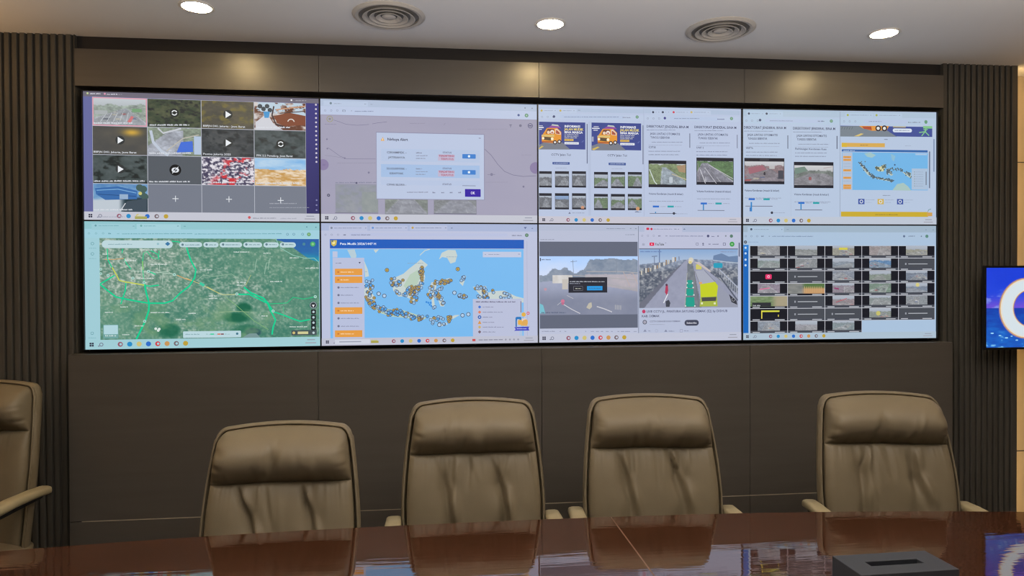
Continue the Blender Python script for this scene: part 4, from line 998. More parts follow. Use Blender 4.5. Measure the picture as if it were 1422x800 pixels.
d.PG([(818, 450), (824, 404), (836, 402), (838, 440), (830, 470)], (178, 62, 92)); d.D(828, 404, 7, (90, 60, 80)); d.L([(810, 516), (836, 460)], 6, (220, 224, 232)); d.PG([(824, 540), (822, 506), (842, 496), (852, 516), (846, 540)], (66, 70, 82)); d.R(788, 348, 797, 380, (90, 92, 112))
d.PG([(1216, 460), (1262, 500), (1268, 526), (1232, 510)], (58, 60, 70)); d.O(1244, 494, 10, 3, (150, 152, 160))
d.D(687, 569, 11, (190, 62, 104)); tc = (104, 108, 138)
d.T(704, 576, 14, 'LIVE CCTV JL. PANTURA SAYUNG DEMAK (E2) by DISHUB', tc, width=508); d.T(674, 604, 13, 'KAB. DEMAK', (96, 100, 128), width=112)
d.O(693, 635, 11, 5, (90, 88, 100)); d.D(693, 635, 4, (150, 120, 110)); d.T(724, 635, 9, 'CCTV DISHUB KAB. DEMAK', (128, 132, 158), width=192); d.W(724, 649, 818, 4, (144, 150, 174))
d.RR(940, 621, 1029, 656, (66, 70, 90)); d.T(984, 644, 11, 'Subscribe', (206, 208, 220), 'CENTER', 62, bold=.015)
d.PG([(684, 694), (704, 694), (700, 684), (694, 680), (690, 684)], (140, 146, 172)); d.W(716, 689, 728, 6, (130, 136, 162)); d.O(766, 688, 8, 2, (160, 166, 190)); d.PG([(814, 694), (834, 694), (824, 680)], (130, 136, 164)); d.W(842, 690, 876, 6, (128, 134, 160)); d.RR(911, 679, 929, 697, (140, 146, 172), .2); d.RR(913, 681, 927, 695, (184, 190, 216), .2); d.W(938, 688, 966, 6, (140, 146, 172)); d.W(1004, 686, 1026, 4, (130, 136, 162))
taskbar(d, 40, 710, 1288, 712, (192, 196, 214), more=True)
D12 = d

# --- bottom row, fourth: thirty-two camera tiles
d = disp(1, 3).view(1025, 305, 4.572)
d.rect_uv(0, 0, PW, PH, (170, 194, 220))
d.rect_uv(0, 0, PW, d.m(20, 78)[1], (160, 180, 198)); d.rect_uv(0, d.m(20, 78)[1], PW, d.m(20, 128)[1], (172, 194, 218))
d.R(60, 44, 290, 80, (172, 194, 216)); d.D(83, 60, 7, (70, 84, 104)); d.W(100, 61, 194, 4, (130, 146, 166)); d.W(274, 60, 280, 7, (110, 126, 148)); d.W(308, 60, 320, 6, (130, 146, 166)); d.W(1190, 60, 1198, 6, (120, 140, 160)); d.W(1236, 60, 1244, 6, (120, 140, 160))
for x in (48, 84, 120): d.O(x, 104, 5, 2, (130, 146, 170))
d.W(146, 104, 162, 8, (116, 132, 156)); d.W(194, 104, 202, 6, (120, 136, 160)); d.W(216, 104, 476, 6, (122, 140, 170)); d.D(1055, 102, 7, (100, 116, 146)); d.W(1082, 101, 1124, 7, (120, 136, 160)); d.D(1165, 102, 4, (110, 126, 150)); d.D(1200, 102, 10, (96, 140, 128))
d.D(46, 142, 10, (76, 86, 104)); d.D(46, 142, 4, (150, 160, 170)); d.W(62, 141, 130, 4, (130, 150, 186))
d.R(32, 160, 66, 722, (22, 102, 186)); d.R(32, 160, 66, 196, (44, 128, 210))
for y in (178, 214, 254, 290): d.D(47, y, 7, (190, 214, 240))
a = d.m(74, 165); b = d.m(1250, 713); cw = (b[0] - a[0]) / 5; ch = (b[1] - a[1]) / 7
kinds = ['pppppp', '', '', '', '', '', '']
grid = [
    'p p p p p', 'p p p p g', 'k g p p p', 'p w p p p', 'w g p p p', 'y g g p g', 'p p p . .']
pal = {(0, 0): (128, 128, 130), (0, 1): (120, 124, 120), (0, 2): (140, 136, 118), (0, 3): (140, 128, 126), (0, 4): (142, 140, 118), (1, 0): (118, 134, 128), (1, 1): (122, 126, 128), (1, 2): (112, 124, 136), (1, 3): (66, 116, 168), (2, 2): (118, 126, 140), (2, 3): (112, 126, 110), (2, 4): (96, 108, 126),
       (3, 0): (128, 112, 128), (3, 2): (126, 112, 124), (3, 3): (96, 122, 100), (3, 4): (104, 120, 142), (4, 2): (136, 118, 122), (4, 3): (118, 128, 124), (4, 4): (122, 128, 132), (5, 3): (118, 128, 116), (6, 0): (120, 130, 144), (6, 1): (140, 138, 146), (6, 2): (112, 128, 132)}
for i in range(7):
    for j, kd in enumerate(grid[i].split()):
        if kd == '.': continue
        u0 = a[0] + cw * j; v0 = a[1] + ch * i; u1 = u0 + cw; v1 = v0 + ch
        d.rect_uv(u0, v0, u1, v1, (200, 202, 212))
        g_ = .0014
        d.rect_uv(u0 + g_, v0 + g_, u1 - g_, v1 - g_, (72, 76, 84) if kd == 'g' else (22, 24, 34))
        vb = v1 - ch * .235
        d.rect_uv(u0 + g_, vb, u1 - g_, v1 - g_, (72, 76, 86) if kd in 'pg' else (30, 32, 42))
        if kd == 'p':
            col = pal.get((i, j), (120, 124, 128))
            d.G_uv(u0 + cw * .205, v0 + g_ * 1.5, u0 + cw * .795, vb, road(400 + i * 31 + j * 7, (170, 180, 194), col, tuple(int(v * .4 + 122 * .66) for v in col), (.14, .34, .5)[(i + 2 * j) % 3], .2 + .15 * ((i * 2 + j) % 5), .12, (.5, .8, .35)[(i + j) % 3], .25 + .2 * ((i * 3 + j) % 4), haze=.30, cars=(i + j) % 2 == 0, lines=(i * 5 + j) % 3 != 1, scale=(6, 9, 12)[(i + j) % 3]), .0026)
        elif kd == 'w':
            d.G_uv(u0 + g_, v0 + g_, u1 - g_, vb + ch * .05, (lambda U, V: mix(mix(c8(112, 116, 116), c8(150, 150, 146), fbm(U * 6, V * 6, 51)), mix(c8(88, 116, 70), c8(196, 150, 106), sst(.3, .6, V)), sst(.35, .5, U))) if i == 3 else (lambda U, V: mix(mix(c8(84, 112, 70), c8(150, 164, 130), fbm(U * 9, V * 7, 57)), c8(166, 156, 130), sst(.5, .75, U))), .0026)
            if i == 3:
                for q in range(9): d.rect_uv(u0 + cw * (.45 + .055 * q), v0 + ch * .25, u0 + cw * (.465 + .055 * q), v0 + ch * .75, (200, 170, 120))
        elif kd == 'g':
            um = (u0 + u1) / 2; vm = (v0 + v1) / 2 - ch * .03
            d.rect_uv(um - cw * .23, vm - .002, um + cw * .3, vm + .002, (172, 176, 184)); d.rect_uv(um - cw * .32, vm - .005, um - cw * .28, vm + .005, (150, 154, 164))
        for (q0, q1) in ((.07, .26), (.66, .92)):
            d.rect_uv(u0 + cw * q0, v1 - ch * .14, u0 + cw * q1, v1 - ch * .07, (186, 190, 198))
d.RR(172, 347, 212, 378, (226, 50, 106), .4); d.D(192, 362, 9, (250, 170, 196)); d.PG([(189, 357), (189, 368), (198, 362)], (190, 30, 80))
d.R(146, 578, 262, 587, (214, 214, 70)); d.R(146, 578, 153, 630, (226, 214, 80)); d.R(252, 604, 258, 618, (200, 190, 70))
d.L([(136, 444), (200, 434)], 6, (214, 110, 150)); d.L([(610, 434), (640, 440)], 8, (150, 60, 110)); d.R(640, 176, 694, 190, (210, 200, 80)); d.L([(620, 525), (690, 500)], 4, (190, 90, 100)); d.D(890, 594, 14, (196, 190, 110)); d.D(1140, 412, 12, (210, 200, 130))
d.R(88, 528, 208, 550, (46, 48, 54)); d.W(94, 546, 140, 8, (190, 194, 200))
taskbar(d, 30, 724, 1256, 724, (172, 192, 208), more=True)
D13 = d

labels = {
    (0, 0): 'video wall panel at top left showing a four by four grid of camera tiles',
    (0, 1): 'video wall panel showing a white alert dialog over a greyed map page',
    (0, 2): 'video wall panel showing two orange van banners beside road camera pages',
    (0, 3): 'video wall panel at top right showing camera pages and a small blue island map',
    (1, 0): 'video wall panel at bottom left showing a green satellite map with teal roads',
    (1, 1): 'video wall panel showing a large light blue island map with orange side buttons',
    (1, 2): 'video wall panel showing a street camera with dark dialog beside a highway video page',
    (1, 3): 'video wall panel at bottom right showing many small black-edged camera tiles'}
W_, H_ = 1.0215, .5762
ZM = 1.8283
BOW = 0.0413
contents = {(0, 0): D00, (0, 1): D01, (0, 2): D02, (0, 3): D03, (1, 0): D10, (1, 1): D11, (1, 2): D12, (1, 3): D13}
for r in (0, 1):
    for c in range(4):
        xa, xb = (c - 2) * W_, (c - 1) * W_
        ya, yb = BOW * (1 - (xa / (2 * W_)) ** 2), BOW * (1 - (xb / (2 * W_)) ** 2)
        zc = ZM + (H_ / 2 if r == 0 else -H_ / 2)
        t = thing('video_wall_panel', labels[(r, c)], 'screen', ((xa + xb) / 2, (ya + yb) / 2, zc), math.atan2(yb - ya, xb - xa), 'video wall panels')
        contents[(r, c)].build('display', t)
        bm = BM()                                  # thin bezel round the lit face
        hw, hh, t1 = PW / 2, PH / 2, 0.0026
        for q in ((-hw - t1, -hh - t1, hw + t1, -hh), (-hw - t1, hh, hw + t1, hh + t1), (-hw - t1, -hh, -hw, hh), (hw, -hh, hw + t1, hh)):
            box(bm, q[0], -0.011, q[1], q[2], 0.012, q[3])
        obj('bezel', bm, M['black'], t)
        bm = BM(); box(bm, -hw, 0.0008, -hh, hw, 0.045, hh); obj('housing', bm, M['black'], t)

# ------------------------------------------------------------------ television on the right
t = thing('television', 'wall-mounted television at right edge showing a glowing crescent over blue sea', 'television', (2.553, -0.13, 1.412))
TW, TH = 0.70, 0.394
d = Display(TW, TH)
def sea(U, V):
    n = fbm(U * 4, V * 5, 3); f = fbm(U * 16, V * 30, 5, 3)
    sky = mix(c8(26, 62, 214), c8(52, 84, 228), V * 1.4 + (n - .5) * .6)
    sky = mix(sky, c8(176, 84, 206), sst(.30, .52, V) * (.5 + .5 * sst(.25, .55, U)))
    sky = mix(sky, c8(130, 150, 235), .8 * sst(.5, .62, fbm(U * 10 + V * 10, V * 14, 8)) * sst(.22, .4, V) * sst(.3, .1, U))
    wt = mix(c8(22, 62, 170), c8(30, 110, 205), sst(.5, .9, V) * .7 + (f - .5))
    wt = mix(wt, c8(120, 190, 240), sst(.66, .74, f) * sst(.75, .95, V))
    return np.where((V < .50)[..., None], sky, wt)
d.G_uv(0, 0, TW, TH, sea, .004)
# crescent, built from nested rings that narrow to its tips
for (r0, r1, c) in ((.62, .30, (150, 120, 150)), (.60, .315, (222, 180, 120)), (.58, .325, (226, 222, 214)), (.545, .345, (214, 226, 232))):
    pts = []; n_ = 36; k_ = TH * .66
    for i in range(n_ + 1):
        th_ = math.radians(32 + 296 * i / n_)
        wv = math.sin(PI * i / n_) ** .5
        rm = .47; ro = rm + (r0 - rm) * wv * 1.0; ri = rm - (rm - r1) * wv
        for q in (ri, ro): pts.append((TW * .33 + k_ * q * math.cos(th_), TH * .51 - k_ * q * math.sin(th_)))
    d._add(pts, [(2 * i, 2 * i + 1, 2 * i + 3, 2 * i + 2) for i in range(n_)], [rgb(*c)] * len(pts))
for (u, v, rr) in ((.05, .82, .006), (.11, .85, .005), (.16, .88, .006), (.20, .86, .004), (.24, .91, .005)):
    d._add([(u * TW + rr * 1.6 * math.cos(2 * PI * i / 10), v * TH - rr * .6 * math.sin(2 * PI * i / 10)) for i in range(10)], [tuple(range(10))], [rgb(150, 210, 245)] * 10)
d.build('display', t)
bm = BM(); hw, hh, bz = TW / 2, TH / 2, 0.010
for q in ((-hw - bz, -hh - bz, hw + bz, -hh), (-hw - bz, hh, hw + bz, hh + bz), (-hw - bz, -hh, -hw, hh), (hw, -hh, hw + bz, hh)):
    box(bm, q[0], -0.004, q[1], q[2], 0.010, q[3])
obj('bezel', bm, M['black'], t)
bm = BM(); box(bm, -hw, 0.002, -hh, hw, 0.012, hh); box(bm, -hw + .06, 0.011, -hh + .05, hw - .06, 0.045, hh - .05); obj('housing', bm, M['black'], t, bevel=.006)
bm = BM(); box(bm, -0.12, 0.045, -0.12, 0.12, 0.06, 0.12); box(bm, -0.04, 0.06, -0.04, 0.04, 0.275, 0.04); box(bm, -0.10, 0.272, -0.14, 0.10, 0.29, 0.14)
obj('wall_mount', bm, M['black_metal'], t)

# ------------------------------------------------------------------ LED tapes hidden on the ends of the fluted cladding
for x0, x1, nm in ((2.490, 2.494, 'warm LED tape on the right end of the fluted cladding beside the beige tiles'), (-2.495, -2.491, 'warm LED tape on the left end of the fluted cladding beside the beige tiles')):
    bm = BM(); box(bm, x0, 0.055, 0.02, x1, 0.075, 2.63)
    tag(obj('led_strip', bm, M['led'] if x0 > 0 else M['led_amber']), nm, 'light')

# ------------------------------------------------------------------ ceiling fittings
for k, (x, y, lb_) in enumerate(((-1.430, -0.372, 'round recessed downlight nearest the left end of the video wall'), (0.002, -0.332, 'round recessed downlight between the two air vents'), (1.500, -0.367, 'round recessed downlight nearest the right end of the video wall'))):
    t = thing('downlight', lb_, 'ceiling light', (x, y, H), 0, 'recessed downlights in the ceiling')
    bm = BM(); lathe(bm, [(0.0555, 0.0), (0.0665, 0.0), (0.0675, -0.003), (0.0635, -0.005), (0.0555, -0.004)], 40, closed=True); obj('rim', bm, M['lamp_rim'], t, smooth=.6)
    bm = BM(); lathe(bm, [(0.0, -0.0025), (0.0555, -0.0025), (0.0555, -0.0005), (0.0, -0.0005)], 40); obj('lens', bm, M['lamp'], t)
for k, (x, y, lb_) in enumerate(((-0.676, -0.356, 'round ringed air vent between the left and middle downlights'), (0.754, -0.337, 'round ringed air vent between the middle and right downlights'))):
    t = thing('air_diffuser', lb_, 'air vent', (x, y, H), 0, 'round ceiling air vents')
    bm = BM(); lathe(bm, [(0.122, 0.0), (0.148, 0.0), (0.149, -0.003), (0.136, -0.010), (0.124, -0.008)], 56, closed=True); obj('outer_ring', bm, M['metal_beige'], t, smooth=.6)
    for r0 in (0.104, 0.076, 0.050):
        bm = BM(); lathe(bm, [(r0 - .016, -0.003), (r0, -0.014), (r0 + .004, -0.0135), (r0 + .002, -0.011), (r0 - .012, -0.0015)], 48, closed=True); obj('cone_ring', bm, M['metal_beige'], t, smooth=.6)
    bm = BM(); lathe(bm, [(0.0, -0.012), (0.022, -0.011), (0.029, -0.007), (0.0, -0.004)], 36); obj('centre_disc', bm, M['metal_beige'], t, smooth=.6)
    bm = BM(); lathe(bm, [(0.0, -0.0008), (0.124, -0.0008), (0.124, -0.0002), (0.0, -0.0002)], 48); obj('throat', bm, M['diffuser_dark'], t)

# ------------------------------------------------------------------ conference table
t = thing('conference_table', 'long glossy dark red-brown conference table with curved edge in front of chairs', 'table', (-0.3, -1.75, 0))
def far(x): return 0.799 - 0.031 * abs(x) ** 2.3
def outline(inset):
    xs = np.linspace(-2.65, 2.65, 61); pts = []
    for x in xs: pts.append((x * (1 - inset / 2.65), far(x) - inset))
    for x in xs[::-1]: pts.append((x * (1 - inset / 2.65), -far(x) + inset))
    return pts
def slab(bm, pts, z0, z1):
    a = [bm.verts.new((x, y, z0)) for x, y in pts]; b = [bm.verts.new((x, y, z1)) for x, y in pts]
    bm.faces.new(a[::-1]); bm.faces.new(b)
    for i in range(len(pts)):
        j = (i + 1) % len(pts); bm.faces.new((a[i], a[j], b[j], b[i]))
bm = BM(); slab(bm, outline(0.0), 0.718, 0.75); obj('tabletop', bm, M['wood'], t, bevel=.004)
bm = BM(); slab(bm, outline(0.42), 0.655, 0.718); obj('apron', bm, M['wood'], t)
bm = BM(); box(bm, 0.3978, -0.788, 0.749, 0.4022, 0.788, 0.75025); obj('joint_strip', bm, M['inlay'], t)
for s in (-1, 1):
    bm = BM(); box(bm, s * 1.5 - .45, -.16, 0.04, s * 1.5 + .45, .16, 0.64); box(bm, s * 1.5 - .5, -.24, 0, s * 1.5 + .5, .24, 0.04); obj('pedestal', bm, M['wood'], t, bevel=.006)

# ------------------------------------------------------------------ tissue box on the table
t = thing('tissue_box', 'charcoal box with a slot in its lid on the glossy table', 'box', (0.674, -1.597, 0.7503), math.radians(1.0))
bm = BM()
bw, bd, bh = 0.132, 0.060, 0.080
vs = {}
xs = [-bw, -0.072, 0.072, bw]; ys = [-bd, -0.013, 0.013, bd]
top = [[bm.verts.new((x, y, bh)) for x in xs] for y in ys]
for j in range(3):
    for i in range(3):
        if i == 1 and j == 1: continue
        bm.faces.new((top[j][i], top[j][i + 1], top[j + 1][i + 1], top[j + 1][i]))
inn = [[bm.verts.new((x, y, bh - .02)) for x in xs[1:3]] for y in ys[1:3]]
q = [top[1][1], top[1][2], top[2][2], top[2][1]]; p = [inn[0][0], inn[0][1], inn[1][1], inn[1][0]]
for i in range(4): bm.faces.new((q[i], q[(i + 1) % 4], p[(i + 1) % 4], p[i]))
bm.faces.new(p)
lo = [[bm.verts.new((x, y, 0.0)) for x in xs] for y in ys]
for j in range(3):
    for i in range(3): bm.faces.new((lo[j][i], lo[j + 1][i], lo[j + 1][i + 1], lo[j][i + 1]))
for i in range(3):
    bm.faces.new((lo[0][i], lo[0][i + 1], top[0][i + 1], top[0][i])); bm.faces.new((lo[3][i + 1], lo[3][i], top[3][i], top[3][i + 1]))
    bm.faces.new((lo[i + 1][0], lo[i][0], top[i][0], top[i + 1][0])); bm.faces.new((lo[i][3], lo[i + 1][3], top[i + 1][3], top[i][3]))
obj('box_body', bm, M['box'], t, bevel=.0015)
bm = BM(); box(bm, -.070, -.0115, bh - .0195, .070, .0115, bh - .012); obj('slot', bm, M['slot'], t)

# ------------------------------------------------------------------ chairs
ZB, ZS, ZT = 0.43, 0.900, 1.083         # foot of back, seam under headrest, top of headrest
def yb_(z): return 0.215 + (z - 0.43) * 0.17 - 0.02 * math.sin(PI * (z - .43) / .66)
def hw_(z):
    w = 0.262 + 0.016 * math.sin(PI * min(max((z - .43) / .62, 0), 1) * .9) - 0.026 * max(0, (z - .72) / .37) ** 1.3
    return w * .945

def cushion(z0, z1, depth_fn, wr, ns, nt, side_pow, inset=.008, corner=0.0, crown=0.0):
    """upholstered block: front grid + back face; depth_fn(t) gives (rise 0..1, depth)"""
    bm = BM()
    fr = []
    for j in range(nt + 1):
        row = []
        for i in range(ns + 1):
            s = math.sin((-1 + 2 * i / ns) * PI / 2 * .97) / math.sin(PI / 2 * .97)
            rise, dep = depth_fn(j / nt)
            z = z0 + (z1 - z0) * rise
            w = hw_(min(z, z1)) - inset
            if corner and z > z1 - corner:
                q = (z - (z1 - corner)) / corner; w -= corner * (1 - math.sqrt(max(0, 1 - q * q)))
            zz = z + crown * (1 - s * s) * max(0, (rise - .3) / .7)
            lat = max(0.0, 1 - abs(s) ** side_pow) ** .5
            dd = dep * (0.12 + .88 * lat) if 0 < j < nt else 0
            if 0 < j < nt and 0 < i < ns: dd += wr(s, rise) * lat
            if i in (0, ns): dd = min(dd, .006)
            row.append(bm.verts.new((s * w, yb_(z) - .012 - 0.018 * s * s - dd, zz)))
        fr.append(row)
    for j in range(nt):
        for i in range(ns): bm.faces.new((fr[j][i], fr[j][i + 1], fr[j + 1][i + 1], fr[j + 1][i]))
    loop = fr[0][:] + [fr[j][ns] for j in range(1, nt + 1)] + fr[nt][-2::-1] + [fr[j][0] for j in range(nt - 1, 0, -1)]
    bk = [bm.verts.new((v.co.x, yb_(v.co.z) + .004, v.co.z)) for v in loop]
    n = len(loop)
    for i in range(n):
        j = (i + 1) % n; bm.faces.new((loop[i], bk[i], bk[j], loop[j]))
    bm.faces.new(bk[::-1])
    return bm

def gauss(x, s): return math.exp(-(x / s) ** 2)

def lower_wrinkles(seed):
    r = random.Random(seed)
    tuft = [(sx + r.uniform(-.03, .03), tz) for sx in (-.42, .40) for tz in ((.79 - ZB) / (ZS - ZB), (.63 - ZB) / (ZS - ZB))]
    lines = []
    for sx in (-.42, .40):
        for _ in range(3):
            t0 = (.79 - ZB) / (ZS - ZB) + r.uniform(-.02, .02)
            lines.append((sx + r.uniform(-.03, .03), t0, sx + r.uniform(-.2, .14), 1.0, r.uniform(.004, .008), r.uniform(.04, .07)))
            lines.append((sx + r.uniform(-.02, .02), t0, sx + r.uniform(-.02, .2), t0 - r.uniform(.25, .42), r.uniform(.005, .010), r.uniform(.05, .08)))
    for _ in range(3):
        sx = r.uniform(-.35, .35); lines.append((sx, 1.0, sx + r.uniform(-.05, .16), r.uniform(.6, .8), r.uniform(.003, .006), .05))
    gath = [(r.uniform(-.95, .95), r.uniform(.012, .03), r.uniform(.0012, .0036)) for _ in range(34)]
    def f(s, t):
        h = 0.0
        for (a, b) in tuft: h -= .019 * math.exp(-((s - a) / .13) ** 2 - ((t - b) / .11) ** 2)
        for (s0, t0, s1, t1, am, wd) in lines:
            q = (t - t0) / (t1 - t0)
            if -.1 < q < 1.1:
                q2 = min(max(q, 0), 1); c = s0 + (s1 - s0) * q2
                env = math.sin(PI * min(max(q * .85 + .12, 0), 1)) * (1 if 0 <= q <= 1 else max(0, 1 - abs(q - q2) * 12))
                x = (s - c) / wd
                h += am * env * (1.3 * math.exp(-(x - .9) ** 2) - 1.6 * math.exp(-x * x) )
        if t > .72:
            e = (t - .72) / .28
            for (c, wd, am) in gath: h += am * e * e * math.exp(-((s - c) / wd) ** 2)
        h += .0012 * math.sin(t * 60 + 3 * s + seed) * max(0, (abs(s) - .8) / .2)
        return h
    return f

def head_wrinkles(seed):
    r = random.Random(seed * 7 + 1)
    folds = [(r.uniform(-.5, .5), r.uniform(-.25, .35), r.uniform(.035, .07), r.uniform(.003, .007), r.uniform(.15, .55)) for _ in range(8)]
    gath = [(r.uniform(-.95, .95), r.uniform(.015, .03), r.uniform(.001, .003)) for _ in range(26)]
    edge = [(r.uniform(.05, .95), r.uniform(.025, .05), r.uniform(.004, .008), r.choice((-1, 1))) for _ in range(16)]
    def f(s, t):
        h = 0.0
        for (c, sl, wd, am, tc) in folds: h += am * math.exp(-((s - c - sl * (t - tc)) / wd) ** 2 - ((t - tc) / .28) ** 2) * (1 if c > 0 else -1.2)
        if t < .4:
            for (c, wd, am) in gath: h -= am * (1 - t / .4) * math.exp(-((s - c) / wd) ** 2)
        for (tc, wd, am, sd) in edge: h -= am * math.exp(-((t - tc - .12 * (abs(s) - 1)) / wd) ** 2) * math.exp(-((1 - sd * s) / .14) ** 2)
        return h
    return f

def head_depth(t):
    D, m = .104, .56
    r = .5 - .5 * math.cos(PI * t)
    if r < m:                                    # underside, raking forward from the seam
        return r, D * (.85 * math.sin(r / m * PI / 2) + .15 * (r / m) * (2 - r / m))
    return r, D * max(math.cos((r - m) / (1 - m) * PI / 2), 0) ** .62
def low_depth(t):
    a = -PI / 2 + PI * t
    rise = .5 + .5 * math.copysign(abs(math.sin(a)) ** .8, math.sin(a))
    dep = .046 * max(math.cos(a), 0) ** .5
    return rise, dep

def outline_pts(inset, z0, z1, crown, corner, n=18):
    pts = []
    for i in range(n + 1):
        z = z0 + (z1 - corner - z0) * i / n; pts.append((-(hw_(z) - inset), z))
    wt = hw_(z1) - inset
    for i in range(1, 9):
        a = PI / 2 * i / 8; pts.append((-(wt - corner) - corner * math.cos(a), z1 - corner + corner * math.sin(a)))
    for i in range(1, 12):
        x = -(wt - corner) + 2 * (wt - corner) * i / 12; pts.append((x, z1 + crown * (1 - (x / (wt - corner)) ** 2)))
    full = pts + [(-x, z) for x, z in pts[:n + 9][::-1]]
    return full

SHARED = {}
def make_chair(seed, label, loc, rotz, lift=0.0):
    t = thing('office_chair', label, 'chair', loc, rotz, 'leather office chairs')
    # outer shell of the back with rolled rim
    if not SHARED:
        bm = BM()
        op = outline_pts(-.004, .40, 1.087, .012, .046)
        rings = []
        for (ins, dy) in ((.016, .010), (.009, -.016), (.0, -.012), (-.004, .004), (.0, .024), (.014, .040), (.05, .050)):
            k = []
            for x, z in op:
                sx = x / .27
                k.append(bm.verts.new((x * (1 - ins / .27), yb_(z) + dy - .018 * sx * sx, z - (ins if z > 1.0 else 0) * .8)))
            rings.append(k)
        for A, B in zip(rings, rings[1:]):
            for i in range(len(A) - 1): bm.faces.new((A[i], A[i + 1], B[i + 1], B[i]))
        bm.faces.new(rings[-1]); bm.faces.new(rings[0][::-1])
        for i in range(len(rings) - 1): bm.faces.new((rings[i][0], rings[i + 1][0], rings[i + 1][-1], rings[i][-1]))
        SHARED['back_shell'] = [obj('back_shell', bm, M['leather'], t, smooth=.9)]
        bm = BM()
        tube(bm, [(x, yb_(z) - .016 - .018 * (x / .27) ** 2, z) for x, z in outline_pts(.001, .44, 1.084, .012, .045)], .0042, 8)
        SHARED['piping'] = [obj('piping', bm, M['leather'], t, smooth=.9)]
        # seat cushion
        bm = BM(); n = 28; g = []
        for j in range(n + 1):
            row = []
            for i in range(n + 1):
                s = math.sin((-1 + 2 * i / n) * PI / 2); q = math.sin((-1 + 2 * j / n) * PI / 2)
                x = s * (.275 - .012 * max(0, -q)); y = q * .25 - .035
                m_ = max(0, 1 - abs(s) ** 5) ** .5 * max(0, 1 - abs(q) ** 5) ** .5
                row.append(bm.verts.new((x, y, .415 + .08 * m_ - .014 * max(0, -q - .4) + .002 * math.sin(9 * s) * m_)))
            g.append(row)
        for j in range(n):
            for i in range(n): bm.faces.new((g[j][i], g[j][i + 1], g[j + 1][i + 1], g[j + 1][i]))
        loop = g[0][:] + [g[j][n] for j in range(1, n + 1)] + g[n][-2::-1] + [g[j][0] for j in range(n - 1, 0, -1)]
        dn = [bm.verts.new((v.co.x * .97, v.co.y * .97, .355)) for v in loop]
        for i in range(len(loop)):
            j = (i + 1) % len(loop); bm.faces.new((loop[i], dn[i], dn[j], loop[j]))
        bm.faces.new(dn[::-1])
        SHARED['seat'] = [obj('seat', bm, M['leather'], t, smooth=1.2)]
        bm = BM(); tube(bm, [(v[0], v[1], .418) for v in [(-.275, -.20), (-.277, .18), (-.255, .212), (.255, .212), (.277, .18), (.275, -.20), (.25, -.28), (-.25, -.28)]], .0045, 8, closed=True, up=Vector((0, 0, 1)))
        SHARED['seat_piping'] = [obj('seat_piping', bm, M['leather'], t, smooth=.9)]
        # leather-covered shell that cups the seat and rises to the back
        bm = BM(); rings = []; nn_ = 40
        for (zz, kx, k0, k1) in ((.345, .24, -.25, .24), (.36, .268, -.275, .262), (.39, .283, -.288, .275), (.425, .287, -.29, .282), (.428, .278, -.283, .274)):
            ring = []
            for i in range(nn_):
                a = 2 * PI * i / nn_
                ca = math.copysign(abs(math.cos(a)) ** .4, math.cos(a)); sa = math.copysign(abs(math.sin(a)) ** .4, math.sin(a))
                yy = (k0 + k1) / 2 + (k1 - k0) / 2 * sa
                ring.append(bm.verts.new((kx * ca, yy, zz + (.02 * sst(.0, .27, yy) if zz > .40 else 0))))
            rings.append(ring)
        for A, B in zip(rings, rings[1:]):
            for i in range(nn_):
                j = (i + 1) % nn_; bm.faces.new((A[i], A[j], B[j], B[i]))
        bm.faces.new(rings[0]); bm.faces.new(rings[-1])
        SHARED['seat_shell'] = [obj('seat_shell', bm, M['leather'], t, smooth=.9)]
        bm = BM(); box(bm, -.22, -.22, .335, .22, .2, .357); box(bm, -.10, -.12, .30, .10, .12, .337); SHARED['seat_pan'] = [obj('seat_pan', bm, M['black'], t, bevel=.006)]
        # bracket joining seat and back
        bm = BM(); box(bm, -.10, .14, .335, .10, .265, .352); box(bm, -.10, .248, .335, .10, .268, .56); SHARED['back_bracket'] = [obj('back_bracket', bm, M['black_metal'], t, bevel=.004)]
        SHARED['armrest'] = []; SHARED['armrest_support'] = []
        for s in (-1, 1):
            bm = BM(); rings = []; m_ = 14
            path = [(.0, .262, .664, .6), (.0, .25, .668, 1), (.0, .18, .672, 1), (.0, .06, .672, 1.04), (.0, -.06, .664, 1.06), (.0, -.115, .655, 1.0), (.0, -.135, .646, .6)]
            for (dx, y, z, k) in path:
                ring = []
                for i in range(m_):
                    a = 2 * PI * i / m_
                    ca = math.copysign(abs(math.cos(a)) ** .6, math.cos(a)); sa = math.copysign(abs(math.sin(a)) ** .6, math.sin(a))
                    ring.append(bm.verts.new((s * .296 + .030 * k * ca, y, z - .006 + .017 * k * sa)))
                rings.append(ring)
            for A, B in zip(rings, rings[1:]):
                for i in range(m_):
                    j = (i + 1) % m_; bm.faces.new((A[i], A[j], B[j], B[i]))
            bm.faces.new(rings[0]); bm.faces.new(rings[-1][::-1])
            arm = obj('armrest', bm, M['arm_leather'], t, smooth=.9)
            bm = BM()
            def strap(pts, w):
                for (p0, p1) in zip(pts, pts[1:]):
                    a = Vector(p0); b_ = Vector(p1); dr = (b_ - a).normalized(); nn = Vector((0, -dr.z, dr.y)) * .007
                    vs_ = []
                    for p_ in (a - dr * .004, b_ + dr * .004):
                        for xx in (-w, w):
                            for sg in (-1, 1): vs_.append(bm.verts.new((p_.x + xx, p_.y + sg * nn.y, p_.z + sg * nn.z)))
                    for f_ in ((0, 1, 3, 2), (4, 6, 7, 5), (0, 4, 5, 1), (2, 3, 7, 6), (1, 5, 7, 3), (0, 2, 6, 4)): bm.faces.new([vs_[i] for i in f_])
            strap([(s * .296, .20, .65), (s * .296, .10, .645), (s * .296, -.10, .635), (s * .300, -.13, .60), (s * .300, -.10, .42), (s * .285, -.08, .346)], .022)
            box(bm, min(s * .15, s * .30), -.105, .338, max(s * .15, s * .30), -.045, .352)
            sup = obj('armrest_support', bm, M['black'], arm)
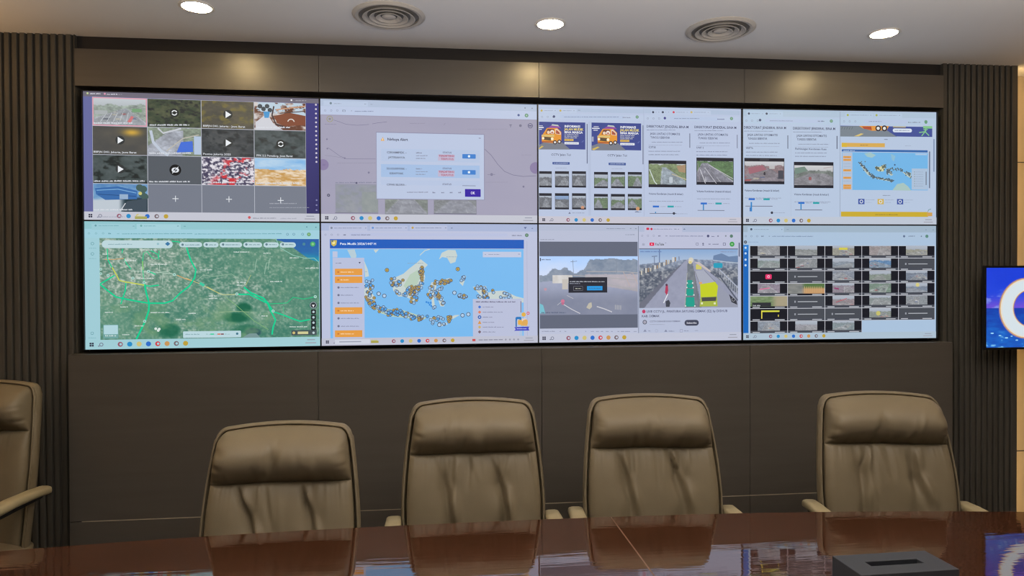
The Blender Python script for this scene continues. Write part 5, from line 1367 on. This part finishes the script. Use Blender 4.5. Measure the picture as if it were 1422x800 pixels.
            SHARED['armrest'].append(arm); SHARED['armrest_support'].append(sup)
        bm = BM(); lathe(bm, [(0, .08), (.035, .08), (.035, .19), (.025, .19), (.025, .30), (0, .30)], 24); SHARED['gas_lift'] = [obj('gas_lift', bm, M['black_metal'], t, smooth=.5)]
        SHARED['leg'] = []; SHARED['castor'] = []
        for k in range(5):
            a = 2 * PI * k / 5 + .3; ca, sa = math.cos(a), math.sin(a)
            bm = BM(); vs_ = []
            for (rr, w, z0, z1) in ((.02, .03, .075, .115), (.17, .024, .066, .098), (.31, .018, .062, .08)):
                vs_.append([bm.verts.new((rr * ca - w * sg * sa, rr * sa + w * sg * ca, zz)) for sg, zz in ((-1, z0), (1, z0), (1, z1), (-1, z1))])
            for A, B in zip(vs_, vs_[1:]):
                for i in range(4): bm.faces.new((A[i], A[(i + 1) % 4], B[(i + 1) % 4], B[i]))
            bm.faces.new(vs_[0]); bm.faces.new(vs_[-1][::-1])
            lg = obj('leg', bm, M['black_metal'], t, bevel=.004)
            bm = BM()
            for off in (-.013, .013):
                tube(bm, [(.30 * ca - (off - .008) * sa, .30 * sa + (off - .008) * ca, .0275), (.30 * ca - (off + .008) * sa, .30 * sa + (off + .008) * ca, .0275)], .0272, 18, up=Vector((0, 0, 1)))
            tube(bm, [(.30 * ca, .30 * sa, .03), (.30 * ca, .30 * sa, .07)], .007, 8)
            cs = obj('castor', bm, M['black'], lg, smooth=.6)
            SHARED['leg'].append(lg); SHARED['castor'].append(cs)
    else:
        for key in ('back_shell', 'piping', 'seat', 'seat_shell', 'seat_piping', 'seat_pan', 'back_bracket', 'gas_lift'):
            for src in SHARED[key]:
                c = src.copy(); C.objects.link(c); c.parent = t
        for pk, sk in (('armrest', 'armrest_support'), ('leg', 'castor')):
            for src, sub in zip(SHARED[pk], SHARED[sk]):
                c = src.copy(); C.objects.link(c); c.parent = t
                e = sub.copy(); C.objects.link(e); e.parent = c
    bm = cushion(ZB, ZS + .004, low_depth, lower_wrinkles(seed), 110, 56, 7, inset=.013)
    obj('backrest', bm, M['leather'], t, smooth=1.3)
    bm = cushion(ZS - .004, ZT - .004, head_depth, head_wrinkles(seed), 100, 52, 9, inset=.013, corner=.038, crown=.011)
    obj('headrest', bm, M['leather'], t, smooth=1.3)
    for ch in t.children:                        # gas lift set higher or lower; the star base stays on the floor
        if not ch.name.startswith('leg'): ch.location.z = lift
    return t

make_chair(3, 'leather office chair at far left, against the fluted wall beyond the table end', (-2.405, -0.46, 0), math.radians(-7), .045)
make_chair(5, 'low leather office chair pushed up to the table under the satellite map panel', (-1.018, -1.03, 0), math.radians(1), -.048)
make_chair(8, 'leather office chair at the table under the large island map panel', (-0.350, -0.90, 0.0), math.radians(0))
make_chair(13, 'leather office chair at the table directly behind the tabletop joint line', (0.318, -0.90, 0.0), math.radians(-5))
make_chair(21, 'leather office chair at the table behind the charcoal slotted box', (1.248, -0.93, 0.0), math.radians(-9), -.005)

# ------------------------------------------------------------------ unseen fill lamps added beyond the frame
def area(name, loc, size, power, col, rot=(0, 0, 0)):
    l = bpy.data.lights.new(name, 'AREA'); l.shape = 'DISK'; l.size = size; l.energy = power; l.color = col
    o = bpy.data.objects.new(name, l); C.objects.link(o); o.location = loc; o.rotation_euler = rot
    return o
for x in (-1.45, 0.0, 1.5):  # overhead lamps added out of view to light the room
    area('added_overhead_fill', (x, -1.35, H - .01), .12, 4, (1.0, .82, .56))
    area('added_overhead_fill', (x, -3.0, H - .01), .12, 3, (1.0, .88, .72))
    area('added_overhead_fill', (x, -4.6, H - .01), .12, 3, (1.0, .90, .80))
# unseen linear uplight added above the table to brighten the ceiling
l = area('added_ceiling_wash', (0.15, -2.05, 2.12), 1, 95, (1.0, .93, .86), (PI, 0, 0))
l.data.shape = 'RECTANGLE'; l.data.size = 3.6; l.data.size_y = .10

# warm uplights added out of view at both sides to tint the ceiling
for x, p in ((-2.85, 9), (2.95, 3)):
    area('added_side_uplight', (x, -0.7, 2.30), .16, p, (1.0, .60, .26), (PI, 0, 0))

w = bpy.data.worlds.new('world'); w.use_nodes = True
w.node_tree.nodes['Background'].inputs['Color'].default_value = (0.02, 0.02, 0.02, 1)
w.node_tree.nodes['Background'].inputs['Strength'].default_value = 0.2
sc.world = w
sc.view_settings.view_transform = 'Standard'
sc.view_settings.look = 'None'
sc.view_settings.gamma = 1.0
sc.view_settings.use_curve_mapping = False
sc.view_settings.exposure = 0.0
sc.cycles.use_denoising = True
sc.cycles.filter_width = 1.2
sc.cycles.max_bounces = 8
sc.cycles.sample_clamp_indirect = 4.0
